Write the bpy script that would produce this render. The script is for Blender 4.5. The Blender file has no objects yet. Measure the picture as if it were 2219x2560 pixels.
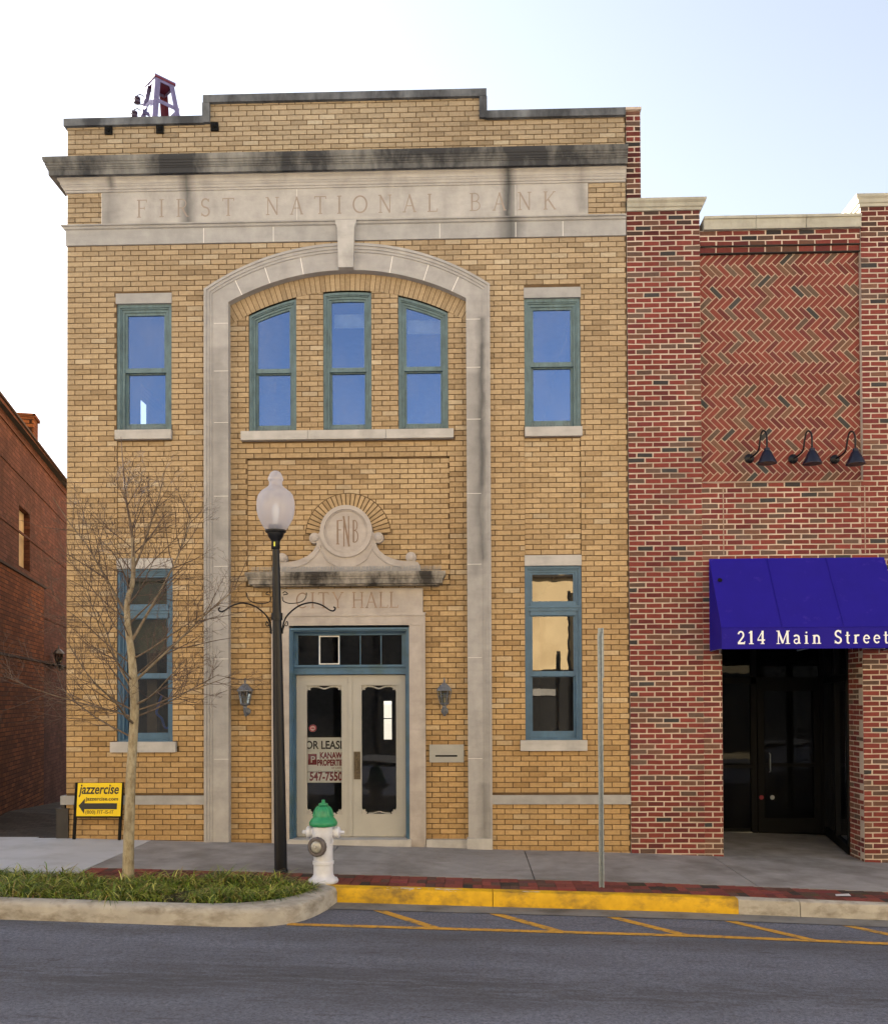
import bpy, math, random
from mathutils import Vector, Matrix, noise as mnoise
R = math.radians
rnd = random.Random(7)
sc = bpy.context.scene
col = sc.collection

# ------------------------------------------------------------------ camera, sky, sun, exposure
CAM = Vector((0, -12.5, 1.8))
yaw, pitch, roll, py_, f_ = 0.0295335, 0.0148144, 0.0043641, 1712.75, 2336.7
fw = Vector((-math.sin(yaw)*math.cos(pitch), math.cos(yaw)*math.cos(pitch), math.sin(pitch)))
r0 = Vector((math.cos(yaw), math.sin(yaw), 0)); u0 = r0.cross(fw)
rr = r0*math.cos(roll) - u0*math.sin(roll); uu = u0*math.cos(roll) + r0*math.sin(roll)
cd = bpy.data.cameras.new('camera'); cam = bpy.data.objects.new('camera', cd); col.objects.link(cam)
m = Matrix((rr, uu, -fw)).transposed().to_4x4(); m.translation = CAM
cam.matrix_world = m
cd.sensor_fit = 'VERTICAL'; cd.sensor_height = 36; cd.lens = f_/2560*36
cd.shift_y = (py_-1280)/2560; cd.clip_start = .05; cd.clip_end = 2000
sc.camera = cam

SUN_EL, SUN_AZ = R(28), R(-54.5)          # azimuth measured from +Y (behind the buildings), negative to the left
w = bpy.data.worlds.new('World'); sc.world = w; w.use_nodes = True
nt = w.node_tree; bgn = nt.nodes['Background']
sky = nt.nodes.new('ShaderNodeTexSky'); sky.sky_type = 'NISHITA'; sky.sun_disc = False
sky.sun_elevation = SUN_EL; sky.sun_rotation = SUN_AZ
sky.air_density = 1.0; sky.dust_density = 1.2; sky.ozone_density = 1.0
hs = nt.nodes.new('ShaderNodeHueSaturation'); hs.inputs['Saturation'].default_value = .5; hs.inputs['Value'].default_value = .86
nt.links.new(sky.outputs[0], hs.inputs['Color']); nt.links.new(hs.outputs[0], bgn.inputs[0]); bgn.inputs[1].default_value = .05
sd = bpy.data.lights.new('sun', 'SUN'); so = bpy.data.objects.new('sun', sd); col.objects.link(so)
sd.energy = 5; sd.angle = R(.5); sd.color = (1, .96, .89)
sdir = Vector((math.sin(SUN_AZ)*math.cos(SUN_EL), math.cos(SUN_AZ)*math.cos(SUN_EL), math.sin(SUN_EL)))
so.rotation_euler = (-sdir).to_track_quat('-Z', 'Y').to_euler(); so.location = (0, 0, 30)
sc.view_settings.view_transform = 'Standard'; sc.view_settings.look = 'None'
sc.view_settings.gamma = 1; sc.view_settings.use_curve_mapping = False
sc.view_settings.exposure = 2.95
sc.cycles.max_bounces = 8; sc.cycles.transparent_max_bounces = 12
sc.cycles.caustics_reflective = False; sc.cycles.caustics_refractive = False

# ------------------------------------------------------------------ helpers
def lin(r, g, b):
    f = lambda c: (c/255/12.92) if c/255 <= .04045 else ((c/255+.055)/1.055)**2.4
    return (f(r), f(g), f(b))
def zs(X):
    return -.057 if X < -5.46 else (-.057-.026*(X+5.46) if X < 2.1 else (-.253-.038*(X-2.1) if X < 14 else -.705))
def q(x, z, Y):                         # a point read off the facade plane, moved to depth Y
    s = (12.5+Y)/12.5
    return (x*s, 1.8+(z-1.8)*s)

class MB:
    def __init__(s): s.V = []; s.F = []; s.M = []; s.C = []; s.U = []
    def add(s, vs, fs, m=0, c=(1, 1, 1), uv=None):
        b = len(s.V); s.V.extend(tuple(v) for v in vs)
        for i, f in enumerate(fs):
            s.F.append(tuple(b+k for k in f)); s.M.append(m); s.C.append(c); s.U.append(uv[i] if uv else None)
    def quad(s, a, b, c, d, m=0, col=(1, 1, 1), uv=None): s.add([a, b, c, d], [(0, 1, 2, 3)], m, col, [uv] if uv else None)
    def box(s, x0, x1, y0, y1, z0, z1, m=0, c=(1, 1, 1)):
        v = [(x0, y0, z0), (x1, y0, z0), (x1, y1, z0), (x0, y1, z0), (x0, y0, z1), (x1, y0, z1), (x1, y1, z1), (x0, y1, z1)]
        s.add(v, [(0, 3, 2, 1), (4, 5, 6, 7), (0, 1, 5, 4), (1, 2, 6, 5), (2, 3, 7, 6), (3, 0, 4, 7)], m, c)
    def prism(s, pts, y0, y1, m=0, c=(1, 1, 1)):        # polygon in XZ (counter-clockwise seen from the street), y0 front
        n = len(pts)
        v = [(x, y0, z) for x, z in pts]+[(x, y1, z) for x, z in pts]
        f = [tuple(range(n)), tuple(range(2*n-1, n-1, -1))]+[(i, i+n, (i+1) % n+n, (i+1) % n) for i in range(n)]
        s.add(v, f, m, c)
    def ring(s, o, i, y0, y1, m=0):                     # frame between two matching outlines
        n = len(o)
        v = [(x, y0, z) for x, z in o]+[(x, y0, z) for x, z in i]+[(x, y1, z) for x, z in o]+[(x, y1, z) for x, z in i]
        f = []
        for k in range(n):
            j = (k+1) % n
            f += [(k, j, n+j, n+k), (n+k, n+j, 3*n+j, 3*n+k), (j, k, 2*n+k, 2*n+j), (2*n+j, 2*n+k, 3*n+k, 3*n+j)]
        s.add(v, f, m)
    def tube(s, pts, rad, n=8, m=0, c=(1, 1, 1), cap=True):
        pts = [Vector(p) for p in pts]
        if not isinstance(rad, (list, tuple)): rad = [rad]*len(pts)
        vs = []; up = None
        for k, p in enumerate(pts):
            t = (pts[min(k+1, len(pts)-1)]-pts[max(k-1, 0)])
            t = t.normalized() if t.length > 1e-9 else Vector((0, 0, 1))
            if up is None:
                a = Vector((0, 0, 1)) if abs(t.z) < .9 else Vector((1, 0, 0))
                up = t.cross(a).normalized()
            else:
                up = (up-t*up.dot(t)); up = up.normalized() if up.length > 1e-6 else t.orthogonal().normalized()
            b = t.cross(up)
            for i in range(n):
                a = 2*math.pi*i/n; vs.append(p+(up*math.cos(a)+b*math.sin(a))*rad[k])
        fs = [(k*n+i, k*n+(i+1) % n, (k+1)*n+(i+1) % n, (k+1)*n+i) for k in range(len(pts)-1) for i in range(n)]
        if cap: fs += [tuple(range(n-1, -1, -1)), tuple((len(pts)-1)*n+i for i in range(n))]
        s.add(vs, fs, m, c)
    def lathe(s, prof, cx, cy, cz, n=32, m=0, axis=None, c=(1, 1, 1), flute=0):  # prof: (radius, height)
        axis = Vector(axis).normalized() if axis else Vector((0, 0, 1))
        a = Vector((1, 0, 0)) if abs(axis.x) < .8 else Vector((0, 0, 1))
        u = axis.cross(a).normalized(); v = axis.cross(u); o = Vector((cx, cy, cz)); vs = []
        for r, h in prof:
            for i in range(n):
                t = 2*math.pi*i/n; k = r*(1-flute*(i % 2)); vs.append(o+axis*h+(u*math.cos(t)+v*math.sin(t))*k)
        L = len(prof)
        fs = [(k*n+i, k*n+(i+1) % n, (k+1)*n+(i+1) % n, (k+1)*n+i) for k in range(L-1) for i in range(n)]
        fs += [tuple(range(n-1, -1, -1)), tuple((L-1)*n+i for i in range(n))]
        s.add(vs, fs, m, c)
    def build(s, name, mats, parent=None, smooth=None):
        me = bpy.data.meshes.new(name)
        off = Vector(parent['_w']) if parent else Vector((0, 0, 0))
        me.from_pydata([(v[0]-off.x, v[1]-off.y, v[2]-off.z) for v in s.V], [], s.F)
        mats = mats if isinstance(mats, (list, tuple)) else [mats]
        for a in mats: me.materials.append(a)
        me.polygons.foreach_set('material_index', s.M)
        if any(c != (1, 1, 1) for c in s.C):
            at = me.color_attributes.new('Col', 'FLOAT_COLOR', 'CORNER'); d = []
            for f, c in zip(s.F, s.C): d += [c[0], c[1], c[2], 1]*len(f)
            at.data.foreach_set('color', d)
        if any(s.U):
            ul = me.uv_layers.new(name='UVMap'); d = []
            for f, u in zip(s.F, s.U):
                for k in range(len(f)): d += list(u[k]) if u else [0, 0]
            ul.data.foreach_set('uv', d)
        if smooth is not None:
            me.polygons.foreach_set('use_smooth', [True]*len(me.polygons)); me.set_sharp_from_angle(angle=R(smooth))
        me.update()
        o = bpy.data.objects.new(name, me); col.objects.link(o)
        if parent: o.parent = parent; o['_w'] = list(off)
        else: o['_w'] = [0, 0, 0]
        return o
def tag(o, label=None, cat=None, group=None, kind=None):
    if label: o['label'] = label
    if cat: o['category'] = cat
    if group: o['group'] = group
    if kind: o['kind'] = kind
    return o
def thing(name, label, cat, loc=(0, 0, 0), group=None):
    o = bpy.data.objects.new(name, None); col.objects.link(o); o.location = loc; o['_w'] = list(loc)
    o.empty_display_size = .2
    return tag(o, label, cat, group)
def dup(root, loc, label):
    def cp(o, par):
        c = o.copy(); col.objects.link(c)
        if par: c.parent = par
        for ch in o.children: cp(ch, c)
        return c
    r = cp(root, None); r.location = loc; r['label'] = label; return r

# ------------------------------------------------------------------ materials
def base(name):
    m = bpy.data.materials.new(name); m.use_nodes = True
    return m, m.node_tree, m.node_tree.nodes['Principled BSDF']
def noise(nt, scale, detail=4, rough=.55, vec=None, stretch=None):
    n = nt.nodes.new('ShaderNodeTexNoise'); n.inputs['Scale'].default_value = scale
    n.inputs['Detail'].default_value = detail; n.inputs['Roughness'].default_value = rough
    g = nt.nodes.new('ShaderNodeNewGeometry') if vec is None else None
    src = g.outputs['Position'] if g else vec
    if stretch:
        mp = nt.nodes.new('ShaderNodeMapping'); mp.inputs['Scale'].default_value = stretch
        nt.links.new(src, mp.inputs[0]); src = mp.outputs[0]
    nt.links.new(src, n.inputs['Vector']); return n.outputs['Fac']
def ramp(nt, fac, a, b, lo=0., hi=1.):
    r = nt.nodes.new('ShaderNodeMapRange'); r.inputs['From Min'].default_value = a; r.inputs['From Max'].default_value = b
    r.inputs['To Min'].default_value = lo; r.inputs['To Max'].default_value = hi
    nt.links.new(fac, r.inputs['Value']); return r.outputs[0]
def mix(nt, fac, a, b, mode='MIX'):
    x = nt.nodes.new('ShaderNodeMix'); x.data_type = 'RGBA'; x.blend_type = mode
    for i, v in ((0, fac), (6, a), (7, b)):
        if isinstance(v, (int, float)): x.inputs[i].default_value = v
        elif isinstance(v, tuple): x.inputs[i].default_value = (*v, 1)
        else: nt.links.new(v, x.inputs[i])
    return x.outputs[2]
def math_(nt, op, a, b=None, c=None):
    x = nt.nodes.new('ShaderNodeMath'); x.operation = op
    for i, v in enumerate((a, b, c)):
        if v is None: continue
        if isinstance(v, (int, float)): x.inputs[i].default_value = v
        else: nt.links.new(v, x.inputs[i])
    return x.outputs[0]
def bump(nt, p, h, strength=.3, dist=.01):
    b = nt.nodes.new('ShaderNodeBump'); b.inputs['Strength'].default_value = strength; b.inputs['Distance'].default_value = dist
    nt.links.new(h, b.inputs['Height']); nt.links.new(b.outputs[0], p.inputs['Normal'])
def M(name, c, rough=.8, var=.12, scale=6, bs=60, bst=.2, metal=0, spec=.4, dirt=None, dirt_s=2.5, dirt_lo=.5, dirt_hi=.75, stretch=None, coat=0):
    m, nt, p = base(name)
    n = noise(nt, scale, 5)
    a = tuple(x*(1-var) for x in c); b = tuple(min(1, x*(1+var)) for x in c)
    o = mix(nt, ramp(nt, n, .3, .7), a, b)
    if dirt:
        n2 = noise(nt, dirt_s, 6, .65, stretch=stretch)
        o = mix(nt, ramp(nt, n2, dirt_lo, dirt_hi, 0, .9), o, dirt)
    nt.links.new(o, p.inputs['Base Color'])
    p.inputs['Roughness'].default_value = rough; p.inputs['Metallic'].default_value = metal
    p.inputs['Specular IOR Level'].default_value = spec
    if coat: p.inputs['Coat Weight'].default_value = coat
    if bst: bump(nt, p, noise(nt, bs, 3), bst, .004)
    return m
def stone(name, c, streaks=(), grime=.25, gcol=(.09, .09, .09), gs=2., lo=.52, hi=.78):
    m, nt, p = base(name)
    o = mix(nt, ramp(nt, noise(nt, 5, 6, .6), .3, .7), tuple(x*.86 for x in c), tuple(min(1, x*1.1) for x in c))
    veins = noise(nt, 3.2, 5, .6, stretch=(.6, 1, 2.6))
    o = mix(nt, ramp(nt, veins, .5, .72, 0, .35), o, tuple(x*.62 for x in c))
    g = noise(nt, gs, 6, .66, stretch=(1.3, 1, .55))
    o = mix(nt, ramp(nt, g, lo, hi, 0, grime), o, gcol)
    if streaks:                                       # old water stains, each at a fixed place on the stone
        geo = nt.nodes.new('ShaderNodeNewGeometry'); sp = nt.nodes.new('ShaderNodeSeparateXYZ'); nt.links.new(geo.outputs['Position'], sp.inputs[0])
        wob = ramp(nt, noise(nt, 4, 5, .6, stretch=(1, 1, .5)), 0, 1, -.07, .07)
        for x0, wd, z0, z1, st in streaks:
            d = math_(nt, 'ABSOLUTE', math_(nt, 'ADD', math_(nt, 'SUBTRACT', sp.outputs[0], x0), wob))
            a = ramp(nt, d, 0, wd, st, 0); zf = ramp(nt, sp.outputs[2], z0, z0+.08, 0, 1); zt = ramp(nt, sp.outputs[2], z1-.05, z1, 1, 0)
            a = math_(nt, 'MULTIPLY', math_(nt, 'MULTIPLY', a, zf), zt)
            o = mix(nt, a, o, (.06, .062, .065))
    nt.links.new(o, p.inputs['Base Color']); p.inputs['Roughness'].default_value = .88; p.inputs['Specular IOR Level'].default_value = .25
    bump(nt, p, noise(nt, 55, 5), .35, .004)
    return m
def brickmat(name, fine=90, soot=(.09, .075, .06), amt=.3, rough=.85):
    m, nt, p = base(name)
    at = nt.nodes.new('ShaderNodeAttribute'); at.attribute_name = 'Col'
    o = mix(nt, ramp(nt, noise(nt, 28, 5, .7), .3, .72), at.outputs['Color'], (.72, .70, .66), 'MULTIPLY')
    o = mix(nt, ramp(nt, noise(nt, .55, 5, .6, stretch=(1, 1, 1.6)), .38, .62), o, (.84, .81, .78), 'MULTIPLY')
    o = mix(nt, ramp(nt, noise(nt, 1.3, 7, .7, stretch=(1.6, 1, .5)), .54, .78, 0, amt), o, soot)
    nt.links.new(o, p.inputs['Base Color']); p.inputs['Roughness'].default_value = rough; p.inputs['Specular IOR Level'].default_value = .25
    bump(nt, p, noise(nt, fine, 4, .7), .5, .003)
    return m
def brick_uv(name, c1, c2, mortar, bw=.217, bh=.0695, ms=.011, mortar_mix=1):
    m, nt, p = base(name)
    uv = nt.nodes.new('ShaderNodeTexCoord')
    b = nt.nodes.new('ShaderNodeTexBrick'); nt.links.new(uv.outputs['UV'], b.inputs['Vector'])
    b.inputs['Color1'].default_value = (*c1, 1); b.inputs['Color2'].default_value = (*c2, 1); b.inputs['Mortar'].default_value = (*mortar, 1)
    b.inputs['Scale'].default_value = 1; b.inputs['Mortar Size'].default_value = ms/2; b.inputs['Brick Width'].default_value = bw; b.inputs['Row Height'].default_value = bh
    b.inputs['Mortar Smooth'].default_value = .2; b.inputs['Bias'].default_value = 0
    o = mix(nt, ramp(nt, noise(nt, 1.5, 7, .72), .42, .64, 0, .75), b.outputs['Color'], tuple(x*.35 for x in c1))
    o = mix(nt, ramp(nt, noise(nt, 22, 5, .7), .35, .7), o, (.65, .62, .6), 'MULTIPLY')
    nt.links.new(o, p.inputs['Base Color']); p.inputs['Roughness'].default_value = .9; p.inputs['Specular IOR Level'].default_value = .2
    h = math_(nt, 'SUBTRACT', math_(nt, 'MULTIPLY', noise(nt, 40, 4), .4), b.outputs['Fac']); bump(nt, p, h, .8, .01)
    return m
def glass(name, refl=.3, tint=(.75, .8, .8), wave=.02, rough=0.0, gcol=(.95, .97, 1), dust=.03):
    m, nt, p = base(name); out = nt.nodes['Material Output']; nt.nodes.remove(p); refl = max(refl, .0)
    t = nt.nodes.new('ShaderNodeBsdfTransparent'); t.inputs[0].default_value = (*tint, 1)
    g = nt.nodes.new('ShaderNodeBsdfGlossy'); g.inputs['Roughness'].default_value = rough; g.inputs['Color'].default_value = (*gcol, 1)
    b = nt.nodes.new('ShaderNodeBump'); b.inputs['Strength'].default_value = wave; b.inputs['Distance'].default_value = .05
    nt.links.new(noise(nt, 2.2, 2), b.inputs['Height']); nt.links.new(b.outputs[0], g.inputs['Normal'])
    fr = nt.nodes.new('ShaderNodeFresnel'); fr.inputs['IOR'].default_value = 1.5
    mx = nt.nodes.new('ShaderNodeMixShader'); dm = nt.nodes.new('ShaderNodeMixShader'); dd = nt.nodes.new('ShaderNodeBsdfDiffuse'); dd.inputs[0].default_value = (.5, .5, .52, 1)
    nt.links.new(ramp(nt, noise(nt, 1.7, 6, .65, stretch=(1, 1, .55)), .38, .75, dust*.1, dust), dm.inputs[0]); nt.links.new(mx.outputs[0], dm.inputs[1]); nt.links.new(dd.outputs[0], dm.inputs[2])
    nt.links.new(math_(nt, 'MINIMUM', math_(nt, 'ADD', fr.outputs[0], refl-.04), 1.), mx.inputs[0])
    nt.links.new(t.outputs[0], mx.inputs[1]); nt.links.new(g.outputs[0], mx.inputs[2]); nt.links.new(dm.outputs[0], out.inputs[0])
    return m

YB = brickmat('buff_brick', amt=.22)
YM = M('brown_mortar', (.115, .072, .036), .95, .25, 9)
RB = brickmat('red_brick', 70, (.05, .035, .035), .4)
RM = M('cream_mortar', (.46, .375, .315), .95, .28, 1.3, bst=.4)
ST = stone('limestone', (.44, .425, .41), grime=.35)
ST_SUR = stone('limestone_arch', (.375, .362, .355), streaks=[(.14, .08, 3.6, 6.95, .55), (.15, .05, 4.6, 6.6, .5), (-3.40, .18, 3.9, 6.6, .25), (.06, .16, 3.4, 6.2, .3), (.16, .12, -.2, .7, .4)], grime=.45, gcol=(.17, .17, .17), gs=1.2, lo=.45)
ST_FR = stone('limestone_frieze', (.405, .388, .372), streaks=[(-4.9, .22, 8.2, 8.75, .45), (-3.82, .14, 8.2, 8.98, .75), (.52, .13, 7.9, 8.98, .95), (1.5, .12, 8.3, 8.98, .35), (-4.85, .1, 8.7, 8.98, .7)], grime=.3)
ST_BELT = stone('limestone_belt', (.36, .352, .345), streaks=[(.55, .22, 7.9, 8.3, .8)], grime=.5, gcol=(.2, .2, .2), gs=1.6, lo=.42)
ST_DARK = stone('weathered_limestone', (.25, .245, .23), grime=.97, gcol=(.035, .036, .04), gs=1.15, lo=.33, hi=.56)
ST_COP = stone('coping_stone', (.17, .18, .195), grime=.95, gcol=(.04, .042, .048), gs=1.7, lo=.36, hi=.6)
ST_HOOD = stone('limestone_hood', (.36, .33, .29), grime=.97, gcol=(.035, .032, .03), gs=2.6, lo=.38, hi=.6)
ST_DOOR = stone('limestone_door', (.43, .388, .36), grime=.4, gcol=(.22, .19, .17), gs=2.6, lo=.45)
CAPM = stone('cast_stone_cap', (.38, .365, .31), grime=.45, gcol=(.12, .11, .08), gs=3)
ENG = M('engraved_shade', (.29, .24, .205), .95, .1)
JNT = M('pale_joint', (.78, .75, .72), .95, .1)
GRN = M('green_trim_paint', lin(94, 116, 122), .55, .2, 7, 120, .15, dirt=(.065, .09, .10), dirt_lo=.5, dirt_hi=.75, dirt_s=9, stretch=(3, 3, .5))
BLU = M('blue_trim_paint', lin(68, 100, 126), .45, .14, 6, 120, .12, dirt=(.05, .09, .13), dirt_lo=.55, dirt_hi=.8, dirt_s=8, stretch=(3, 3, .5))
CREAM = M('cream_door_paint', lin(166, 164, 158), .5, .05, 4, 100, .06, dirt=(.25, .22, .18), dirt_lo=.62, dirt_hi=.85, dirt_s=6)
WHITE = M('white_paint', (.72, .72, .72), .5, .05)
G_UP = glass('window_glass', .36, (.5, .58, .62), wave=.03, gcol=(.34, .54, .98), dust=.13)
G_LO = glass('lower_window_glass', .115, (.4, .45, .45), gcol=(1, .9, .76), wave=.012)
G_LEFT = glass('shaded_window_glass', .09, (.55, .6, .55))
G_DOOR = glass('door_glass', .022, (.85, .87, .87))
G_TR = glass('transom_glass', .03, (.3, .3, .28))
G_STORE = glass('storefront_glass', .006, (.2, .2, .2))
BLACK = M('black_metal', (.004, .004, .006), .42, .1, 8, 90, .08, spec=.3)
BLKM = M('matt_black', (.006, .006, .006), .7, .1, spec=.15)
BRONZE = M('bronze_plate', (.11, .085, .055), .4, .3, 30, metal=.6)
ALU = M('grey_aluminium', (.33, .33, .31), .45, .06, 5, metal=.4)
GALV = M('galvanised_steel', (.26, .30, .33), .5, .15, 25, metal=.3)
LANT = M('pewter_metal', (.14, .15, .17), .5, .25, 30, metal=.3)
ROOM = M('room_wall', (.10, .09, .08), .95)
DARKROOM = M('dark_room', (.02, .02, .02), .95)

# ------------------------------------------------------------------ the ground
XS = [-60, -20, -9, -5.46, -3, -1, .69, 2.1, 3.16, 5.6, 8, 11, 14, 60]
def sheet(mb, x0, x1, y0, y1, dz, m=0, th=0):
    xs = [x0]+[x for x in XS if x0+1e-4 < x < x1-1e-4]+[x1]
    for a, b in zip(xs, xs[1:]):
        za, zb = zs(a)+dz, zs(b)+dz
        mb.quad((a, y0, za), (b, y0, zb), (b, y1, zb), (a, y1, za), m)
        if th:
            mb.quad((a, y0, za-th), (b, y0, zb-th), (b, y0, zb), (a, y0, za), m)
    if th:
        for X, s in ((x0, -1), (x1, 1)):
            z = zs(X)+dz; mb.quad((X, y0, z-th), (X, y0, z), (X, y1, z), (X, y1, z-th), m)
g = MB(); g.quad((-600, -600, -1.6), (600, -600, -1.6), (600, 600, -1.6), (-600, 600, -1.6))
tag(g.build('ground', M('earth', (.09, .075, .05), .95, .3, .5)), kind='structure')

def asphalt():
    m, nt, p = base('asphalt')
    o = mix(nt, ramp(nt, noise(nt, 34, 5, .92), .42, .58), (.070, .076, .102), (.165, .176, .232))
    o = mix(nt, ramp(nt, noise(nt, 420, 2, .8), .56, .72, 0, .6), o, (.42, .42, .44))
    band = noise(nt, 1.0, 6, .62, stretch=(.22, 1.15, 1))
    o = mix(nt, ramp(nt, band, .47, .66, 0, .55), o, (.062, .063, .076))
    blot = noise(nt, 5.5, 5, .7, stretch=(.45, 2.2, 1))
    o = mix(nt, ramp(nt, blot, .56, .70, 0, .55), o, (.04, .039, .042))
    geo = nt.nodes.new('ShaderNodeNewGeometry'); sp = nt.nodes.new('ShaderNodeSeparateXYZ'); nt.links.new(geo.outputs['Position'], sp.inputs[0])
    yy = math_(nt, 'ADD', sp.outputs[1], ramp(nt, noise(nt, .8, 4), 0, 1, -.5, .5))
    wear = math_(nt, 'MULTIPLY', ramp(nt, math_(nt, 'ABSOLUTE', math_(nt, 'ADD', yy, 5.45)), .1, .6, .62, 0), ramp(nt, noise(nt, 9, 5, .7, stretch=(.3, 1.6, 1)), .35, .6))
    o = mix(nt, wear, o, (.045, .043, .045))                       # oily lane centre
    seam = ramp(nt, math_(nt, 'ABSOLUTE', math_(nt, 'ADD', yy, 4.0)), .0, .3, .45, 0)
    o = mix(nt, seam, o, (.05, .048, .05))
    nt.links.new(o, p.inputs['Base Color']); p.inputs['Roughness'].default_value = .85; p.inputs['Specular IOR Level'].default_value = .3
    bump(nt, p, noise(nt, 170, 3, .8), .9, .006); return m
rd = MB(); sheet(rd, -60, 60, -18, -3.05, -.16); tag(rd.build('road', asphalt()), kind='structure')
CONC = M('concrete', lin(143, 140, 140), .9, .16, 2.6, 130, .4, dirt=lin(104, 99, 96), dirt_s=1.4, dirt_lo=.42, dirt_hi=.7)
CONC2 = M('pale_concrete', lin(178, 180, 186), .9, .06, 2.2, 130, .3, dirt=lin(150, 150, 152), dirt_s=1.5, dirt_lo=.5, dirt_hi=.8)
KERBC = M('kerb_concrete', lin(166, 161, 152), .9, .16, 5, 90, .6, dirt=lin(104, 94, 78), dirt_s=4, dirt_lo=.48, dirt_hi=.75, stretch=(1, 1, 2))
GUT = M('gutter_concrete', lin(120, 118, 116), .9, .15, 6, 90, .5, dirt=lin(70, 68, 66), dirt_s=3, dirt_lo=.45, dirt_hi=.7)
KYEL = M('yellow_kerb_paint', lin(206, 162, 16), .6, .14, 8, 90, .4, dirt=lin(116, 92, 44), dirt_s=4.2, dirt_lo=.47, dirt_hi=.72, stretch=(1, 1, 1.5))
LINEM = M('yellow_line_paint', lin(190, 142, 52), .7, .16, 20, 120, .4, dirt=lin(104, 92, 74), dirt_s=14, dirt_lo=.5, dirt_hi=.66)
sw = MB()
for a, b, mm in ((-60, -5.9, 1), (-5.9, -4.326, 1), (-4.314, -1.786, 0), (-1.774, .684, 0), (.696, 3.154, 0), (3.166, 5.634, 0), (5.646, 8.1, 0), (8.11, 20, 0)):
    if b < -4: sheet(sw, a, b, -2.42, .02 if b > -5.5 else .1, 0, mm, .1)
    else: sheet(sw, a, b, -2.02, .02 if b < 3.16 or a > 5.4 else .02, 0, mm, .1)
sheet(sw, 3.2, 5.75, .0201, 2.75, .001, 0)                          # floor of the recessed entrance
sheet(sw, -60, 60, -2.6, 0, -.03, 2)
tag(sw.build('sidewalk', [CONC, CONC2, M('joint_dirt', (.04, .036, .03), .95)]), kind='structure')
# alley floor
al = MB()
A = [(-5.4, .1, -.058), (-6.9, .1, -.058), (-7.13, 1.7, .10), (-8.41, 7, -.28), (-11, 17, -.6), (-5.4, 17, -.6), (-5.4, 7, -.28), (-5.4, 1.7, .0)]
al.add(A, [(1, 0, 7, 2), (2, 7, 6, 3), (3, 6, 5, 4)], 0, (1, 1, 1), [[(A[i][0], A[i][1]) for i in f] for f in ((1, 0, 7, 2), (2, 7, 6, 3), (3, 6, 5, 4))])
tag(al.build('alley_pavement', brick_uv('alley_pavers', (.10, .085, .075), (.065, .058, .052), (.03, .028, .025), .2, .1, .01)), kind='structure')
# brick strip along the kerb
bs = MB(); sheet(bs, -4.31, 20, -2.6, -2.025, -.012, 1)
x = -4.3; c = 0
while x < 14:
    for r_ in range(3):
        y0 = -2.035-.19*r_-(.0 if c % 2 else .0); y1 = y0-.183
        if c % 3 == 0 and r_ == 1: pass
        z = zs(x+.05)+rnd.uniform(-.003, .002)
        k = rnd.random(); cc = lin(134, 72, 66) if k < .5 else (lin(112, 64, 60) if k < .75 else (lin(98, 72, 66) if k < .92 else lin(72, 62, 60)))
        s_ = rnd.uniform(.8, 1.15); cc = tuple(v*s_ for v in cc)
        if (c//2+r_) % 2:
            bs.box(x+.002, x+.098, max(y1, -2.6), y0, z-.05, z, 0, cc)
        elif c % 2 == 0:
            z2 = zs(x+.1)+rnd.uniform(-.003, .002)
            bs.box(x+.002, x+.196, y0-.089, y0, z2-.05, z2, 0, cc)
            bs.box(x+.002, x+.196, max(y1, -2.6), y0-.094, z2-.05, z2-.001, 0, tuple(v*rnd.uniform(.75, 1.2) for v in cc))
    x += .1; c += 1
tag(bs.build('brick_paving', [brickmat('paver_brick', 60, (.05, .035, .03), .6), M('paver_sand', (.06, .045, .035), .95)]), kind='structure')
# straight kerb: yellow stretch and plain stretch, gutter
def kerb_run(mb, x0, x1, m=0):
    prof = [(-2.61, 0.001), (-2.72, .001), (-2.738, -.008), (-2.745, -.026), (-2.755, -.17), (-2.61, -.17)]
    xs = [x0]+[x for x in XS if x0+1e-4 < x < x1-1e-4]+[x1]
    n = len(prof)
    for a, b in zip(xs, xs[1:]):
        v = [(a, y, zs(a)+d) for y, d in prof]+[(b, y, zs(b)+d) for y, d in prof]
        mb.add(v, [(i, i+1, n+i+1, n+i) for i in range(n-1)], m)
    for X, o in ((x0, 1), (x1, -1)): mb.add([(X, y, zs(X)+d) for y, d in prof], [tuple(range(n))], m)
kb = MB()
for a, b in ((-1.62, .205), (.213, 2.735)): kerb_run(kb, a, b)
ky = kb.build('yellow_kerb', KYEL, None, 40); tag(ky, kind='structure')
for i in range(60):                                                 # chipped paint, real flecks on the kerb top
    pass
kb = MB()
for a, b in ((2.737, 3.36), (3.368, 5.8), (5.808, 8.2), (8.208, 20)): kerb_run(kb, a, b)
tag(kb.build('concrete_kerb', KERBC, None, 40), kind='structure')
gt = MB(); sheet(gt, -1.5, 20, -3.06, -2.755, -.154); tag(gt.build('gutter', GUT), kind='structure')
ch = MB()
for (cx, n) in ((-.72, 26), (-.5, 6), (-.25, 24), (.6, 8)):
    for i in range(n):
        X = cx+rnd.gauss(0, .09); Y = rnd.uniform(-2.735, -2.69); r_ = rnd.uniform(.010, .034)
        z = zs(X)+(.0025 if Y > -2.72 else -.004); a0 = rnd.random()*6
        ch.add([(X+math.cos(a0+t)*r_*rnd.uniform(.7, 1.6), Y+math.sin(a0+t)*r_*.6, z-(.006 if math.sin(a0+t)*r_*.6+Y < -2.722 else 0)) for t in (0, 1.2, 2.4, 3.7, 5)], [(0, 1, 2, 3, 4)])
tag(ch.build('chipped_paint', M('bare_flecks', (.62, .60, .56), .9)), kind='structure')
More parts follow.
